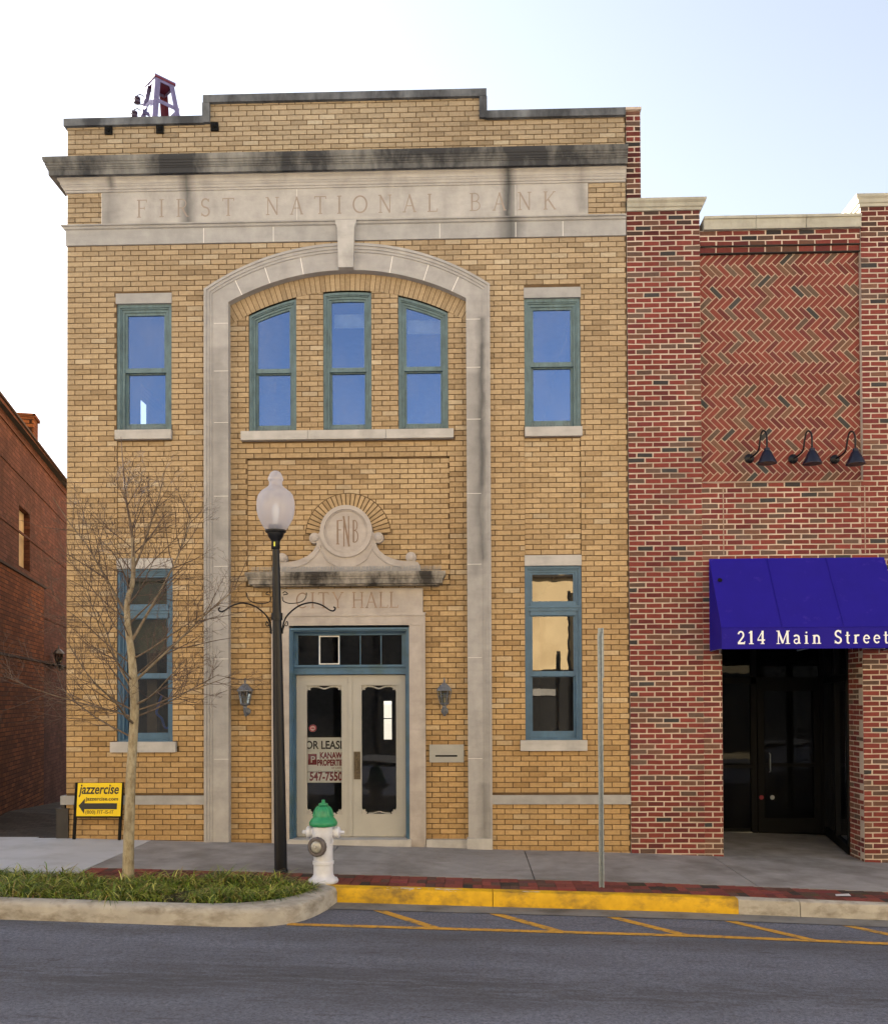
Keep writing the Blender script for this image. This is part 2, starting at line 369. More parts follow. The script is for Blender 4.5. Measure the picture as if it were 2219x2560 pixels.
# bump-out kerb
def cat(P, n=8):
    o = []
    for i in range(len(P)-1):
        p0, p1, p2, p3 = Vector(P[max(i-1, 0)]), Vector(P[i]), Vector(P[i+1]), Vector(P[min(i+2, len(P)-1)])
        for k in range(n):
            t = k/n; o.append(.5*((2*p1)+(p2-p0)*t+(2*p0-5*p1+4*p2-p3)*t*t+(3*p1-p0-3*p2+p3)*t**3))
    o.append(Vector(P[-1])); return o
OUT = [(-20, -3.85), (-9, -3.85), (-5.46, -3.855), (-4, -3.86), (-2.8, -3.885), (-2.25, -3.885), (-1.9, -3.82), (-1.64, -3.6), (-1.49, -3.2), (-1.41, -2.75)]
INN = [(-20, -3.65), (-9, -3.65), (-5.46, -3.66), (-4, -3.67), (-2.8, -3.695), (-2.38, -3.67), (-2.1, -3.56), (-1.86, -3.36), (-1.7, -3.08), (-1.6, -2.63)]
o_, i_ = cat(OUT), cat(INN); bk = MB(); vs = []
for a, b in zip(o_, i_):
    d = (b-a).normalized(); e = rnd.uniform(-.002, .002)
    za, zb = zs(a.x), zs(b.x)
    vs += [(b.x, b.y, zb-.16), (b.x, b.y, zb+.004), (b.x-d.x*.02, b.y-d.y*.02, zb+.012), (a.x+d.x*.045, a.y+d.y*.045, za+.005+e), (a.x+d.x*.018, a.y+d.y*.018, za-.012+e), (a.x+d.x*.004, a.y+d.y*.004, za-.045), (a.x-.0*d.x, a.y, za-.19)]
n = 7; bk.add(vs, [(k*n+j, k*n+j+1, (k+1)*n+j+1, (k+1)*n+j) for k in range(len(o_)-1) for j in range(n-1)])
bk.add(vs[-n:], [tuple(range(n))])
tag(bk.build('planter_kerb', KERBC, None, 50), kind='structure')
so_ = MB(); L = len(i_)
so_.add([(p.x, p.y+.0, zs(p.x)-.03) for p in i_]+[(min(p.x, -1.62), -2.41 if p.x > -4.3 else -2.42, zs(p.x)-.03) for p in i_], [(k, k+1, L+k+1, L+k) for k in range(L-1)])
tag(so_.build('planting_soil', M('soil', (.05, .035, .022), .95, .3, 12, 60, .8)), kind='structure')
# road paint
ln = MB(); sheet(ln, -1.74, 20, -3.775, -3.685, -.155)
for i in range(9):
    xa = -.93+1.165*i; ya = -2.99-.02*i if i < 6 else -3.1; xb = xa+.56; yb = -3.69
    ya = -3.07
    for w_ in (.0,):
        p = [(xa-.07, ya), (xa+.07, ya), (xb+.07, yb), (xb-.07, yb)]
        ln.add([(X, Y, zs(X)-.156) for X, Y in p], [(3, 2, 1, 0)])
tag(ln.build('road_marking', LINEM), kind='structure')

# ground cover: arching grass-like blades
gr = MB(); import bisect
def inner_y(x):
    for a, b in zip(i_, i_[1:]):
        if a.x <= x <= b.x and b.x > a.x: return a.y+(b.y-a.y)*(x-a.x)/(b.x-a.x)
    return -3.65
GC = [lin(112, 136, 36), lin(84, 112, 34), lin(142, 154, 56), lin(58, 84, 28), lin(180, 178, 96), lin(140, 118, 74)]
for i in range(1150):
    X = rnd.uniform(-9.5, -1.66); lo_ = inner_y(X)+.06; hi_ = -2.47-.05*math.sin(X*3)
    if X > -1.9: hi_ = -2.75
    if lo_ >= hi_: continue
    Y = rnd.uniform(lo_, hi_)
    nb = rnd.randint(12, 18); sz = .78+.75*mnoise.noise(Vector((X*1.9, Y*2.5, 0)))
    if math.hypot(X+3.66, Y+2.65) < .13: continue
    lean = mnoise.noise(Vector((X*.9, Y*.9, 5)))*2.5
    for b in range(nb):
        a = rnd.uniform(0, 6.28); Ln = rnd.uniform(.15, .34)*sz; wd = rnd.uniform(.0035, .0062)
        d = Vector((math.cos(a)+.5*math.cos(lean), math.sin(a)*.8-.25, 0)); d = d/max(d.length, .3); s_ = Vector((-d.y, d.x, 0))*wd
        p = Vector((X+rnd.gauss(0, .02), Y+rnd.gauss(0, .02), zs(X)-.03)); el = rnd.uniform(.55, 1.25); P = [p.copy()]
        for k in range(4):
            p = p+(d*math.cos(el)+Vector((0, 0, math.sin(el))))*Ln/4; el -= rnd.uniform(.32, .66); P.append(p.copy())
        cc = rnd.choice(GC[:4]) if rnd.random() < .76 else rnd.choice(GC[4:]); k_ = rnd.uniform(.7, 1.2); cc = tuple(v*k_ for v in cc)
        vv = []
        for k, pp in enumerate(P):
            t = (1-(k/4)**2)*1.0+.05; vv += [pp-s_*t, pp+s_*t]
        gr.add(vv, [(2*k, 2*k+1, 2*k+3, 2*k+2) for k in range(4)], 0, cc)
def leafmat():
    m, nt, p = base('grass_blade'); at = nt.nodes.new('ShaderNodeAttribute'); at.attribute_name = 'Col'
    nt.links.new(at.outputs['Color'], p.inputs['Base Color']); p.inputs['Roughness'].default_value = .5; return m
tag(gr.build('ground_cover', leafmat()), kind='stuff')

# ------------------------------------------------------------------ brick laying
def yellow(z):
    k = rnd.random()
    if k < .66: c = (.545, .378, .192)
    elif k < .88: c = (.51, .347, .168)
    elif k < .95: c = (.43, .285, .135)
    else: c = (.575, .44, .27)
    t = max(0, min(1, (z-1.5)/8)); g_ = sum(c)/3; s_ = rnd.uniform(.88, 1.1)*(1-.10*t); t *= .55
    c = tuple((v*(1-t)+g_*t*(1.04, 1.0, .87)[i])*s_ for i, v in enumerate(c))
    if z < 3: u = (3-z)/3*.07; c = (c[0]*(1-u*.5), c[1]*(1-u), c[2]*(1-u*1.8))
    return c
def redc(z):
    k = rnd.random()
    if k < .54: c = (.215, .050, .042)
    elif k < .72: c = (.16, .038, .038)
    elif k < .86: c = (.175, .085, .062)
    elif k < .975: c = (.135, .085, .07)
    else: c = (.055, .052, .055)
    s_ = rnd.uniform(.82, 1.15)
    if z > 7.55: s_ *= 1-min(1, (z-7.55)/.5)*rnd.uniform(.15, .6)
    return tuple(v*s_ for v in c)
def sub(iv, a, b):
    o = []
    for s_, e in iv:
        if b <= s_ or a >= e: o.append((s_, e)); continue
        if a > s_: o.append((s_, a))
        if b < e: o.append((b, e))
    return o
def lay(mb, x0, x1, z0, z1, yf, holes=(), bw=.219, bh=.07, joint=.0095, hj=.0105, color=yellow, jit=.0, proud=.010, thick=.2, phase=0, side=None):
    """rows of single bricks on a mortar bed; holes: functions row_z -> (xa, xb) or None. side: lay on a plane X=side, x means y."""
    nrow = max(1, round((z1-z0)/bh)); bh = (z1-z0)/nrow
    def T(x, y, z): return (x, y, z) if side is None else (side[0]+side[1]*(y-yf), x, z)
    def addf(v, f, m, c):
        mb.add([T(*p) for p in v], f if side is None or side[1] < 0 else [tuple(reversed(g_)) for g_ in f], m, c)
    for r_ in range(nrow):
        za = z0+r_*bh; zb = za+bh; zm = (za+zb)/2; iv = [(x0, x1)]
        for h in holes:
            t = h(zm)
            if t: iv = sub(iv, *t)
        for a, b in iv:
            ym = yf+proud; yb = yf+thick
            addf([(a, ym, za), (b, ym, za), (b, ym, zb), (a, ym, zb), (a, yb, za), (b, yb, za), (b, yb, zb), (a, yb, zb)],
                 [(0, 1, 2, 3), (0, 3, 7, 4), (1, 5, 6, 2), (3, 2, 6, 7), (0, 4, 5, 1)], 1, (1, 1, 1))
        ox = x0-bw+((r_+phase) % 2)*bw/2
        k = 0
        while ox+k*bw < x1:
            ba, bb = ox+k*bw, ox+(k+1)*bw; k += 1
            for a, b in iv:
                xa, xb = max(a, ba), min(b, bb)
                if xb-xa < .025: continue
                la = xa+(hj/2 if ba > a else .001); lb = xb-(hj/2 if bb < b else .001)
                lz = za+joint/2; hz = zb-joint/2; e = .0035; y = yf+rnd.uniform(-.0015, .0015)
                j = lambda: rnd.uniform(-jit, jit)
                o = [(la+j(), lz+j()), (lb+j(), lz+j()), (lb+j(), hz+j()), (la+j(), hz+j())]
                i = [(o[0][0]+e, o[0][1]+e), (o[1][0]-e, o[1][1]+e), (o[2][0]-e, o[2][1]-e), (o[3][0]+e, o[3][1]-e)]
                v = [(p[0], y, p[1]) for p in i]+[(p[0], y+e, p[1]) for p in o]+[(p[0], yf+proud+.001, p[1]) for p in o]
                f = [(0, 1, 2, 3)]+[(4+t, 4+(t+1) % 4, (t+1) % 4, t) for t in range(4)]+[(8+t, 8+(t+1) % 4, 4+(t+1) % 4, 4+t) for t in range(4)]
                addf(v, f, 0, color(zm))
def rect(x0, x1, z0, z1): return lambda z: (x0, x1) if z0 < z < z1 else None

# ------------------------------------------------------------------ lettering
def arc(cx, cy, rx, ry, a0, a1, n=10): return [(cx+rx*math.cos(R(a0+(a1-a0)*i/n)), cy+ry*math.sin(R(a0+(a1-a0)*i/n))) for i in range(n+1)]
def sf(x, y, l=.22, w=.05): return ([(x-l/2, y), (x+l/2, y)], w)
T_, t_ = .088, .052
CAPS = {
 'F': (.55, [([(.12, 0), (.12, 1)], T_), ([(.0, .975), (.55, .975)], t_), ([(.12, .52), (.42, .52)], t_), sf(.12, .02), ([(.54, 1), (.54, .84)], .04), ([(.42, .6), (.42, .44)], .04)]),
 'I': (.24, [([(.12, 0), (.12, 1)], T_), sf(.12, .02, .24), sf(.12, .98, .24)]),
 'R': (.66, [([(.12, 0), (.12, 1)], T_), sf(.12, .02), ([(.0, .975), (.3, .975)]+arc(.3, .735, .24, .24, 90, -90)+[(.12, .495)], t_), ([(.32, .49), (.6, .0)], T_), sf(.63, .02, .12)]),
 'S': (.5, [(arc(.25, .74, .2, .235, 30, 250, 12)+arc(.25, .25, .21, .24, 70, -150, 12), .085), ([(.44, .98), (.44, .8)], .04), ([(.04, .02), (.04, .2)], .04)]),
 'T': (.64, [([(.32, 0), (.32, 1)], T_), ([(0, .975), (.64, .975)], t_), sf(.32, .02), ([(.02, 1), (.0, .84)], .04), ([(.62, 1), (.64, .84)], .04)]),
 'N': (.72, [([(.1, 0), (.1, 1)], t_), ([(.62, 0), (.62, 1)], t_), ([(.08, 1), (.62, 0)], T_), sf(.1, .02, .2), sf(.62, .98, .2), sf(.06, .98, .16)]),
 'A': (.74, [([(.08, 0), (.38, 1)], t_), ([(.36, 1), (.66, 0)], T_), ([(.2, .36), (.55, .36)], .05), sf(.08, .02, .18), sf(.66, .02, .18)]),
 'O': (.82, [(arc(.41, .5, .37, .46, 0, 360, 28), .085)]),
 'L': (.55, [([(.12, 0), (.12, 1)], T_), ([(0, .025), (.54, .025)], t_), sf(.12, .98), ([(.53, 0), (.55, .18)], .04)]),
 'B': (.6, [([(.12, 0), (.12, 1)], T_), ([(0, .975), (.28, .975)]+arc(.28, .755, .21, .22, 90, -90)+[(.12, .535)], t_), ([(.3, .535)]+arc(.3, .28, .25, .255, 90, -90)+[(0, .025)], t_)]),
 'K': (.68, [([(.12, 0), (.12, 1)], T_), sf(.12, .02), sf(.12, .98), ([(.15, .45), (.58, .98)], t_), ([(.26, .58), (.64, .0)], T_), sf(.6, .98, .16), sf(.64, .02, .14)]),
 'C': (.7, [(arc(.42, .5, .36, .46, 50, 310, 22), .085), ([(.66, .95), (.66, .74)], .04)]),
 'Y': (.68, [([(.34, 0), (.34, .48)], T_), ([(.06, 1), (.34, .46)], T_), ([(.62, 1), (.34, .46)], t_), sf(.34, .02), sf(.06, .98, .18), sf(.62, .98, .18)]),
 'H': (.74, [([(.12, 0), (.12, 1)], T_), ([(.62, 0), (.62, 1)], T_), ([(.12, .5), (.62, .5)], t_), sf(.12, .02), sf(.12, .98), sf(.62, .02), sf(.62, .98)]),
}
B_, b_ = .16, .075
ROM = {
 '2': (.56, [(arc(.25, .69, .19, .25, 165, -40, 12)+[(.06, .08)], .12), ([(.02, .07), (.52, .07)], .14), ([(.5, .0), (.54, .22)], .06)]),
 '1': (.42, [([(.22, .0), (.22, 1)], B_), ([(.04, .82), (.22, .97)], .07), sf(.22, .03, .36, .06)]),
 '4': (.6, [([(.4, 0), (.4, 1)], .15), ([(.4, .97), (.03, .33)], .06), ([(.02, .3), (.58, .3)], .11), sf(.4, .03, .3, .06)]),
 'M': (1.0, [([(.14, 0), (.16, 1)], b_), ([(.14, 1), (.48, .05)], .15), ([(.46, .05), (.82, 1)], b_), ([(.84, 0), (.82, 1)], .16), sf(.14, .03, .26, .06), sf(.84, .03, .34, .06), sf(.1, .97, .2, .06), sf(.88, .97, .2, .06)]),
 'a': (.54, [(arc(.22, .46, .19, .18, 150, 10, 8)+[(.41, .02)], .13), (arc(.22, .19, .16, .16, 60, 330, 12), .09), ([(.4, .05), (.54, .05)], .07)]),
 'i': (.32, [([(.16, 0), (.16, .64)], .15), sf(.16, .03, .3, .06), ([(.03, .61), (.16, .61)], .06), (arc(.16, .85, .035, .035, 0, 360, 10), .07)]),
 'n': (.68, [([(.16, 0), (.16, .66)], .15), ([(.03, .61), (.16, .61)], .06), (arc(.33, .42, .18, .2, 150, 0, 8)+[(.51, 0)], .13), sf(.16, .03, .3, .06), sf(.51, .03, .3, .06)]),
 'S': (.58, [(arc(.28, .74, .2, .22, 25, 240, 12)+arc(.27, .26, .21, .22, 60, -160, 12), .13), ([(.47, 1), (.47, .76)], .05), ([(.04, .02), (.04, .26)], .05)]),
 't': (.38, [([(.16, .88), (.16, .14)]+arc(.26, .14, .1, .1, 180, 290, 5), .13), ([(.0, .61), (.34, .61)], .07)]),
 'r': (.48, [([(.16, 0), (.16, .66)], .15), ([(.03, .61), (.16, .61)], .06), (arc(.34, .44, .17, .18, 150, 60, 6), .12), sf(.16, .03, .32, .06)]),
 'e': (.54, [([(.06, .36), (.47, .36)], .06), ([(.47, .36)]+arc(.27, .33, .2, .28, 10, 320, 16), .11)]),
 ' ': (.42, []),
}
def ribbon(mb, pts, w_, T):
    P = [Vector(p) for p in pts]; n = len(P); vs = []
    for k in range(n):
        d = (P[min(k+1, n-1)]-P[max(k-1, 0)])
        if n > 4 and (P[0]-P[-1]).length < 1e-5 and k in (0, n-1): d = P[1]-P[-2]
        d.normalize(); nn = Vector((-d.y, d.x))*w_/2
        vs += [T(P[k]+nn), T(P[k]-nn)]
    mb.add(vs, [(2*k, 2*k+1, 2*k+3, 2*k+2) for k in range(n-1)])
def word(mb, font, s, xa, xb, z, h, y, slope=0):
    ws = [font[c][0]*h for c in s]; gap = (xb-xa-sum(ws))/(len(s)-1); x = xa; c_ = 0
    for ch_, w_ in zip(s, ws):
        for pts, t in font[ch_][1]:
            c_ += 1; yy = y-.00025*(c_ % 9)
            ribbon(mb, pts, t, lambda p: (x+p.x*h, yy, z+p.y*h+slope*(x+p.x*h-xa)))
        x += w_+gap
def text(name, body, size, x, y, z, mat, parent, sx=1, shear=0, align='CENTER', bold=0, lean=0, ext=.0008):
    cu = bpy.data.curves.new(name, 'FONT'); cu.body = body; cu.size = size; cu.align_x = align; cu.shear = shear; cu.offset = bold; cu.extrude = ext
    cu.resolution_u = 3
    ob = bpy.data.objects.new(name, cu); col.objects.link(ob)
    dg = bpy.context.evaluated_depsgraph_get(); me = bpy.data.meshes.new_from_object(ob.evaluated_get(dg))
    bpy.data.objects.remove(ob); off = Vector(parent['_w'])
    for v in me.vertices:
        a = v.co.copy(); v.co = Vector((x+a.x*sx+a.y*lean, y-a.z, z+a.y))-off
    me.materials.clear(); me.materials.append(mat); me.name = name
    o = bpy.data.objects.new(name, me); col.objects.link(o); o.parent = parent; o['_w'] = list(off); return o

# ------------------------------------------------------------------ the bank
BX0, BX1 = -5.48, 2.092
bank = thing('bank_building', 'two storey buff brick bank with a stone arch, carved frieze and cream double doors', 'building', (-1.66, 0, -.15))
CX = -1.66; BY = .12                                                # centre line and depth of the recessed bay
def arc_in(x): return 4.24+math.sqrt(max(0, 3.36**2-(x-CX)**2))     # stone arch, lower edge
def arc_out(x): return arc_in(x)+.35
bw_ = MB()
SX0, SX1, PX0, PX1 = -3.592, .268, -3.268, -.052                    # surround outer / inner
def out_hole(z):
    if z < 7.36: return (SX0+.02, SX1-.02)
    d = 3.36**2-(z-.35-4.24)**2
    if d <= 0: return None
    d = math.sqrt(d); d = min(d, 1.92); return (CX-d+.03, CX+d-.03)
WINS = {'UL': (-4.80, -4.045, 5.455, 7.19), 'UR': (.728, 1.478, 5.425, 7.175), 'LL': (-4.79, -4.03, 1.24, 3.58), 'LR': (.715, 1.472, 1.245, 3.575)}
holes = [out_hole]
for k, (a, b, c_, d) in WINS.items():
    holes += [rect(a, b, c_, d), rect(a-.0, b+.0, d-.01, d+.15)]
holes += [rect(-4.80, -4.03, 5.32, 5.5), rect(.718, 1.49, 5.29, 5.46), rect(-4.865, -3.965, 1.10, 1.26), rect(.66, 1.53, 1.10, 1.26)]
holes += [rect(-4.79, -4.045, 3.72, 5.33), rect(.722, 1.472, 3.72, 5.30), rect(-6, 3, .39, .52)]
lay(bw_, BX0, BX1, -.30, 7.99, 0, holes)
for a, b in ((-4.79, -4.045), (.722, 1.472)): lay(bw_, a, b, 3.725, 5.315, .016, bw=.212)
lay(bw_, BX0, -5.005, 8.25, 8.72, 0); lay(bw_, 1.592, BX1, 8.25, 8.72, 0)
lay(bw_, BX0, BX1, 9.06, 9.66, 0); lay(bw_, -3.56, .16, 9.66, 9.95, 0, phase=0, thick=.3)
# recessed bay
bx0, bx1 = PX0-.01, PX1+.01
WC = [(-2.99, -2.345), (-1.98, -1.328), (-.965, -.295)]
def qx(x, Y=BY): return x*(12.5+Y)/12.5
def qz(z, Y=BY): return 1.8+(z-1.8)*(12.5+Y)/12.5
RC, RI, RO = qz(4.21), 3.14, 3.40
def head(x): return RC+math.sqrt(max(.01, RI**2-(x-CX)**2))
def ring_hole(z):
    return None
WCs = [(qx(a), qx(b)) for a, b in WC]; zC0 = qz(5.415)
holes = [rect(a, b, zC0, 9) for a, b in WCs]
def outside_ring(side_):
    def h(z):
        if z < RC+2.0: return None
        d = (RI+.07)**2-(z-RC)**2; d = math.sqrt(d) if d > 0 else 0
        return (-9, CX-d) if side_ < 0 else (CX+d, 9)
    return h
holes += [outside_ring(-1), outside_ring(1)]
sZ0, sZ1 = qz(5.29), qz(5.41); holes += [rect(qx(-3.08), qx(-.225), sZ0, sZ1)]
DX0, DX1 = -2.70, -.622
holes += [rect(DX0+.03, DX1-.03, -1, 3.3)]
pX0, pX1, pZ1 = -3.04, -.285, 5.07
holes.append(rect(pX0, pX1, 3.35, pZ1))
lay(bw_, bx0, bx1, -.30, 7.40, BY, holes, thick=.14)
AC = (CX-.005, 4.02)
def med_hole(z):
    d = .54**2-(z-AC[1])**2
    return (AC[0]-math.sqrt(d), AC[0]+math.sqrt(d)) if d > 0 and z > AC[1] else None
lay(bw_, pX0, pX1, 3.35, pZ1, BY+.014, [med_hole], thick=.1)
# gauged brick arches (bricks on end)
def voussoirs(cx, cz, r0_, r1_, a0, a1, n, y, mb, gap=.005):
    for i in range(n):
        t0 = R(a0+(a1-a0)*i/n); t1 = R(a0+(a1-a0)*(i+1)/n); g_ = gap/r0_
        P = [(cx+r0_*math.cos(t0+g_), cz+r0_*math.sin(t0+g_)), (cx+r0_*math.cos(t1-g_), cz+r0_*math.sin(t1-g_)), (cx+r1_*math.cos(t1-g_*.8), cz+r1_*math.sin(t1-g_*.8)), (cx+r1_*math.cos(t0+g_*.8), cz+r1_*math.sin(t0+g_*.8))]
        if t1 > t0: P = P[::-1]
        c = yellow(cz+r0_*math.sin(t0)); mb.prism(P, y+rnd.uniform(-.0015, .0015), y+.012, 0, c)
def arcband(cx, cz, r0_, r1_, a0, a1, n, y, mb, m=1):
    for i in range(n):
        t0 = R(a0+(a1-a0)*i/n); t1 = R(a0+(a1-a0)*(i+1)/n)
        mb.quad(*[(cx+r*math.cos(t), y, cz+r*math.sin(t)) for r, t in ((r0_, t0), (r1_, t0), (r1_, t1), (r0_, t1))], m)
ha = math.degrees(math.asin(1.60/RI)) - 1
voussoirs(CX, RC, RI, RO, 90-ha-1.2, 90+ha+1.2, 51, BY-.006, bw_); arcband(CX, RC, RI+.002, RO+.06, 90-ha-1, 90+ha+1, 30, BY-.0035, bw_)
voussoirs(AC[0], AC[1], .355, .575, 4, 176, 25, BY+.003, bw_, .007); arcband(AC[0], AC[1], .3, .588, 3, 177, 30, BY+.0085, bw_)
def back(x0, x1, z0, z1, y=.0105): bw_.quad((x0, y, z0), (x1, y, z0), (x1, y, z1), (x0, y, z1), 1)
back(BX0, SX0+.1, .34, .57); back(SX1-.1, BX1, .34, .57); back(BX0, BX1, 7.9, 8.1); back(BX0, BX1, 8.2, 8.34); back(BX0, BX1, 8.62, 8.78); back(BX0, BX1, 9.58, 9.7); back(-3.56, .16, 9.85, 9.98)
for a, b, c_, d in WINS.values(): back(a-.06, b+.06, d+.06, d+(.22 if d > 5 else .145)); back(a-.12, b+.12, c_-(.14 if d > 5 else .2), c_-.07)
for a, b, c_, d in WINS.values(): back(a-.06, a, c_-.1, d+.1); back(b, b+.06, c_-.1, d+.1)
back(-4.80, -4.04, 3.68, 3.78, .0255); back(.715, 1.48, 3.68, 3.78, .0255); back(-4.80, -4.04, 5.26, 5.34, .0255); back(.715, 1.48, 5.24, 5.32, .0255)
back(bx0, bx1, 5.0, 5.16, BY+.0245); back(bx0, bx1, sZ0-.08, sZ1+.03, BY+.0105); back(bx0, bx1, 3.24, 3.42, BY+.0245); back(pX0-.05, pX0+.03, 3.3, 5.1, BY+.0245); back(pX1-.03, pX1+.05, 3.3, 5.1, BY+.0245)
bw_.build('brick_wall', [YB, YM], bank)
# body: side walls, rear, roof, floors
SIDEB = brick_uv('buff_side_brick', (.42, .27, .13), (.34, .2, .09), (.15, .10, .05))
def uvwall(mb, p0, p1, z0, z1, m=0, hole=None):
    (xa, ya), (xb, yb) = p0, p1; Lw = math.hypot(xb-xa, yb-ya)
    P = lambda u, z: (xa+(xb-xa)*u/Lw, ya+(yb-ya)*u/Lw, z)
    def qd(u0, u1, a, b): mb.quad(P(u0, a), P(u1, a), P(u1, b), P(u0, b), m, (1, 1, 1), [(u0, a), (u1, a), (u1, b), (u0, b)])
    if hole:
        h0, h1, g0, g1 = hole; qd(0, h0, z0, z1); qd(h1, Lw, z0, z1); qd(h0, h1, z0, g0); qd(h0, h1, g1, z1)
    else: qd(0, Lw, z0, z1)
bd = MB()
uvwall(bd, (BX0+.001, 13), (BX0+.001, .011), -1.6, 9.66, 0, (9.9, 11.0, 5.4, 6.8))
uvwall(bd, (BX1-.001, .011), (BX1-.001, 13), -1.6, 9.66)
uvwall(bd, (BX1, 13), (BX0, 13), -1.6, 9.3, 0, (4.25, 4.49, .7, 1.75))
bd.build('side_wall', SIDEB, bank)
inn = MB()
uvwall(inn, (BX0+.3, .36), (BX0+.3, 12.7), -1, 9.1, 0, (1.64, 2.74, 5.4, 6.8))
inn.quad((BX1-.25, .36, -1), (BX1-.25, .36, 9), (BX1-.25, 12.7, 9), (BX1-.25, 12.7, -1))
uvwall(inn, (BX0, 12.7), (BX1, 12.7), -1, 9.1, 0, (3.082, 3.322, .7, 1.75))
inn.quad((BX0, .3, 4.75), (BX1, .3, 4.75), (BX1, 13, 4.75), (BX0, 13, 4.75)); inn.quad((BX0, .3, 4.5), (BX0, 13, 4.5), (BX1, 13, 4.5), (BX1, .3, 4.5))
inn.quad((BX0, .3, -.02), (BX1, .3, -.02), (BX1, 13, -.02), (BX0, 13, -.02))
inn.quad((BX0, .05, 8.8), (BX0, 13, 8.8), (BX1, 13, 8.8), (BX1, .05, 8.8))
inn.build('interior_room', ROOM, bank)
rf = MB(); rf.box(BX1-4.49, BX1-4.25, 12.95, 13.02, 1.26, 1.29); rf.build('rear_window_bar', WHITE, bank)
rf = MB(); rf.box(BX0+.02, BX1-.02, .3, 12.98, 9.0, 9.2); rf.build('roof', M('roof_felt', (.08, .08, .08), .9), bank)

# coping (three levels)
cp = MB()
def cope(x0, x1, z0, z1): 
    cp.prism([(x0, z0), (x1, z0), (x1, z1), (x0, z1)], -.055, .33); 
cope(BX0-.03, -3.59, 9.62, 9.72); cope(.228, BX1+.0, 9.60, 9.70); cope(-3.60, .238, 9.90, 10.0)
cp.box(-3.61, -3.51, -.052, .31, 9.63, 9.898); cp.box(.14, .245, -.052, .31, 9.61, 9.898)
cj = MB()
cpo = cp.build('coping', ST_COP, bank)
# main cornice, mitred return at the left end
def moulding(name, prof, x0, x1, mat, parent, lret=True, rret=False, yb=0, back=.35):
    mb = MB(); vs = []
    for (y, z) in prof:
        pr = yb-y
        vs += [(x0-(pr if lret else 0), yb+back, z), (x0-(pr if lret else 0), y, z), (x1+(pr if rret else 0), y, z), (x1+(pr if rret else 0), yb+back, z)]
    n = len(prof)
    for k in range(n-1):
        a, b = 4*k, 4*k+4
        mb.add([vs[a], vs[a+1], vs[b+1], vs[b]], [(0, 1, 2, 3)]); mb.add([vs[a+1], vs[a+2], vs[b+2], vs[b+1]], [(0, 1, 2, 3)]); mb.add([vs[a+2], vs[a+3], vs[b+3], vs[b+2]], [(0, 1, 2, 3)])
    return mb.build(name, mat, parent)
moulding('cornice_bed', [(0, 8.715), (-.022, 8.718), (-.022, 8.742), (-.036, 8.748), (-.042, 8.772), (-.058, 8.788), (-.06, 8.80), (-.07, 8.806), (-.072, 8.84), (-.085, 8.855), (-.098, 8.862), (-.1, 8.90), (0, 8.90)], BX0+.002, BX1, ST_FR, bank)
moulding('cornice', [(-.06, 8.889), (-.16, 8.885), (-.16, 8.873), (-.178, 8.873), (-.18, 8.94), (-.19, 8.945), (-.19, 8.962), (-.2, 8.966), (-.203, 8.99), (-.214, 8.997), (-.216, 9.02), (-.228, 9.03), (-.238, 9.06), (-.24, 9.095), (-.2, 9.10), (0, 9.15)], BX0, BX1, ST_DARK, bank)
moulding('belt_course', [(.01, 7.995), (-.012, 7.998), (-.014, 8.205), (-.035, 8.215), (-.04, 8.24), (-.062, 8.246), (-.064, 8.262), (.01, 8.285)], BX0, BX1, ST_BELT, bank, back=.1)
fr = MB(); fr.box(-5.0, 1.59, -.008, .05, 8.27, 8.716); frz = fr.build('frieze_panel', ST_FR, bank)
lt = MB()
zL = 8.365; hL = .243
X_ = lambda px: (px-949-7)/151.3
for wd, a, b in (('FIRST', 273, 474), ('NATIONAL', 540, 891), ('BANK', 957, 1131)):
    lt = MB(); word(lt, CAPS, wd, X_(a), X_(b), zL, hL, -.0095); lt.build('frieze_lettering', ENG, frz)
for x in (-5.0, -2.33, .62): jn = MB(); jn.box(x-.002, x+.002, -.0095, 0, 8.285, 8.71); jn.build('mortar_joint', JNT, bank)
for x in (-3.6, -2.65, -.4, .62, 1.25): jn = MB(); jn.box(x-.0035, x+.0035, -.0155, 0, 8.0, 8.2); jn.build('mortar_joint', JNT, bank)
# wall anchor plates
for px, pz in ((213, 9.565), (320, 9.565), (433, 9.585)):
    an = MB(); x = (px-955)/151.3
    an.box(x-.05, x+.05, -.03, 0, pz-.055, pz+.055); an.lathe([(.028, 0), (.028, .02), (.015, .03), (.015, .045)], x, -.03, pz, 12, axis=(0, -1, 0))
    an.build('anchor_plate', BLKM, bank)
# surround (arch + two pilaster strips) and keystone
su = MB(); N = 28
dxo = 1.93; dxi = 1.608
o = [(SX1, -.25), (SX1, arc_out(SX1-.01)-.05)]; i = [(PX1, -.25), (PX1, arc_in(PX1)-.0)]
for k in range(N+1):
    t = 1-2*k/N; xo = CX+dxo*t; xi = CX+dxi*t; o.append((xo, arc_out(CX+1.9*t))); i.append((xi, arc_in(xi)))
o += [(SX0, arc_out(SX0+.01)-.05), (SX0, -.25)]; i += [(PX0, arc_in(PX0)), (PX0, -.25)]
def lerp(a, b, t): return [(p[0]+(q_[0]-p[0])*t, p[1]+(q_[1]-p[1])*t) for p, q_ in zip(a, b)]
def band(mb, a, b, y0, y1=.14):
    n = len(a); v = [(x, y0, z) for x, z in a]+[(x, y0, z) for x, z in b]+[(x, y1, z) for x, z in a]+[(x, y1, z) for x, z in b]; f = []
    for k in range(n-1): f += [(k, k+1, n+k+1, n+k), (n+k, n+k+1, 3*n+k+1, 3*n+k), (k+1, k, 2*n+k, 2*n+k+1)]
    mb.add(v, f)
a1, a2, a3 = lerp(o, i, .10), lerp(o, i, .22), lerp(o, i, .32)
band(su, o, a1, -.045); band(su, a1, a2, -.03); band(su, a2, a3, -.018); band(su, a3, i, -.006)
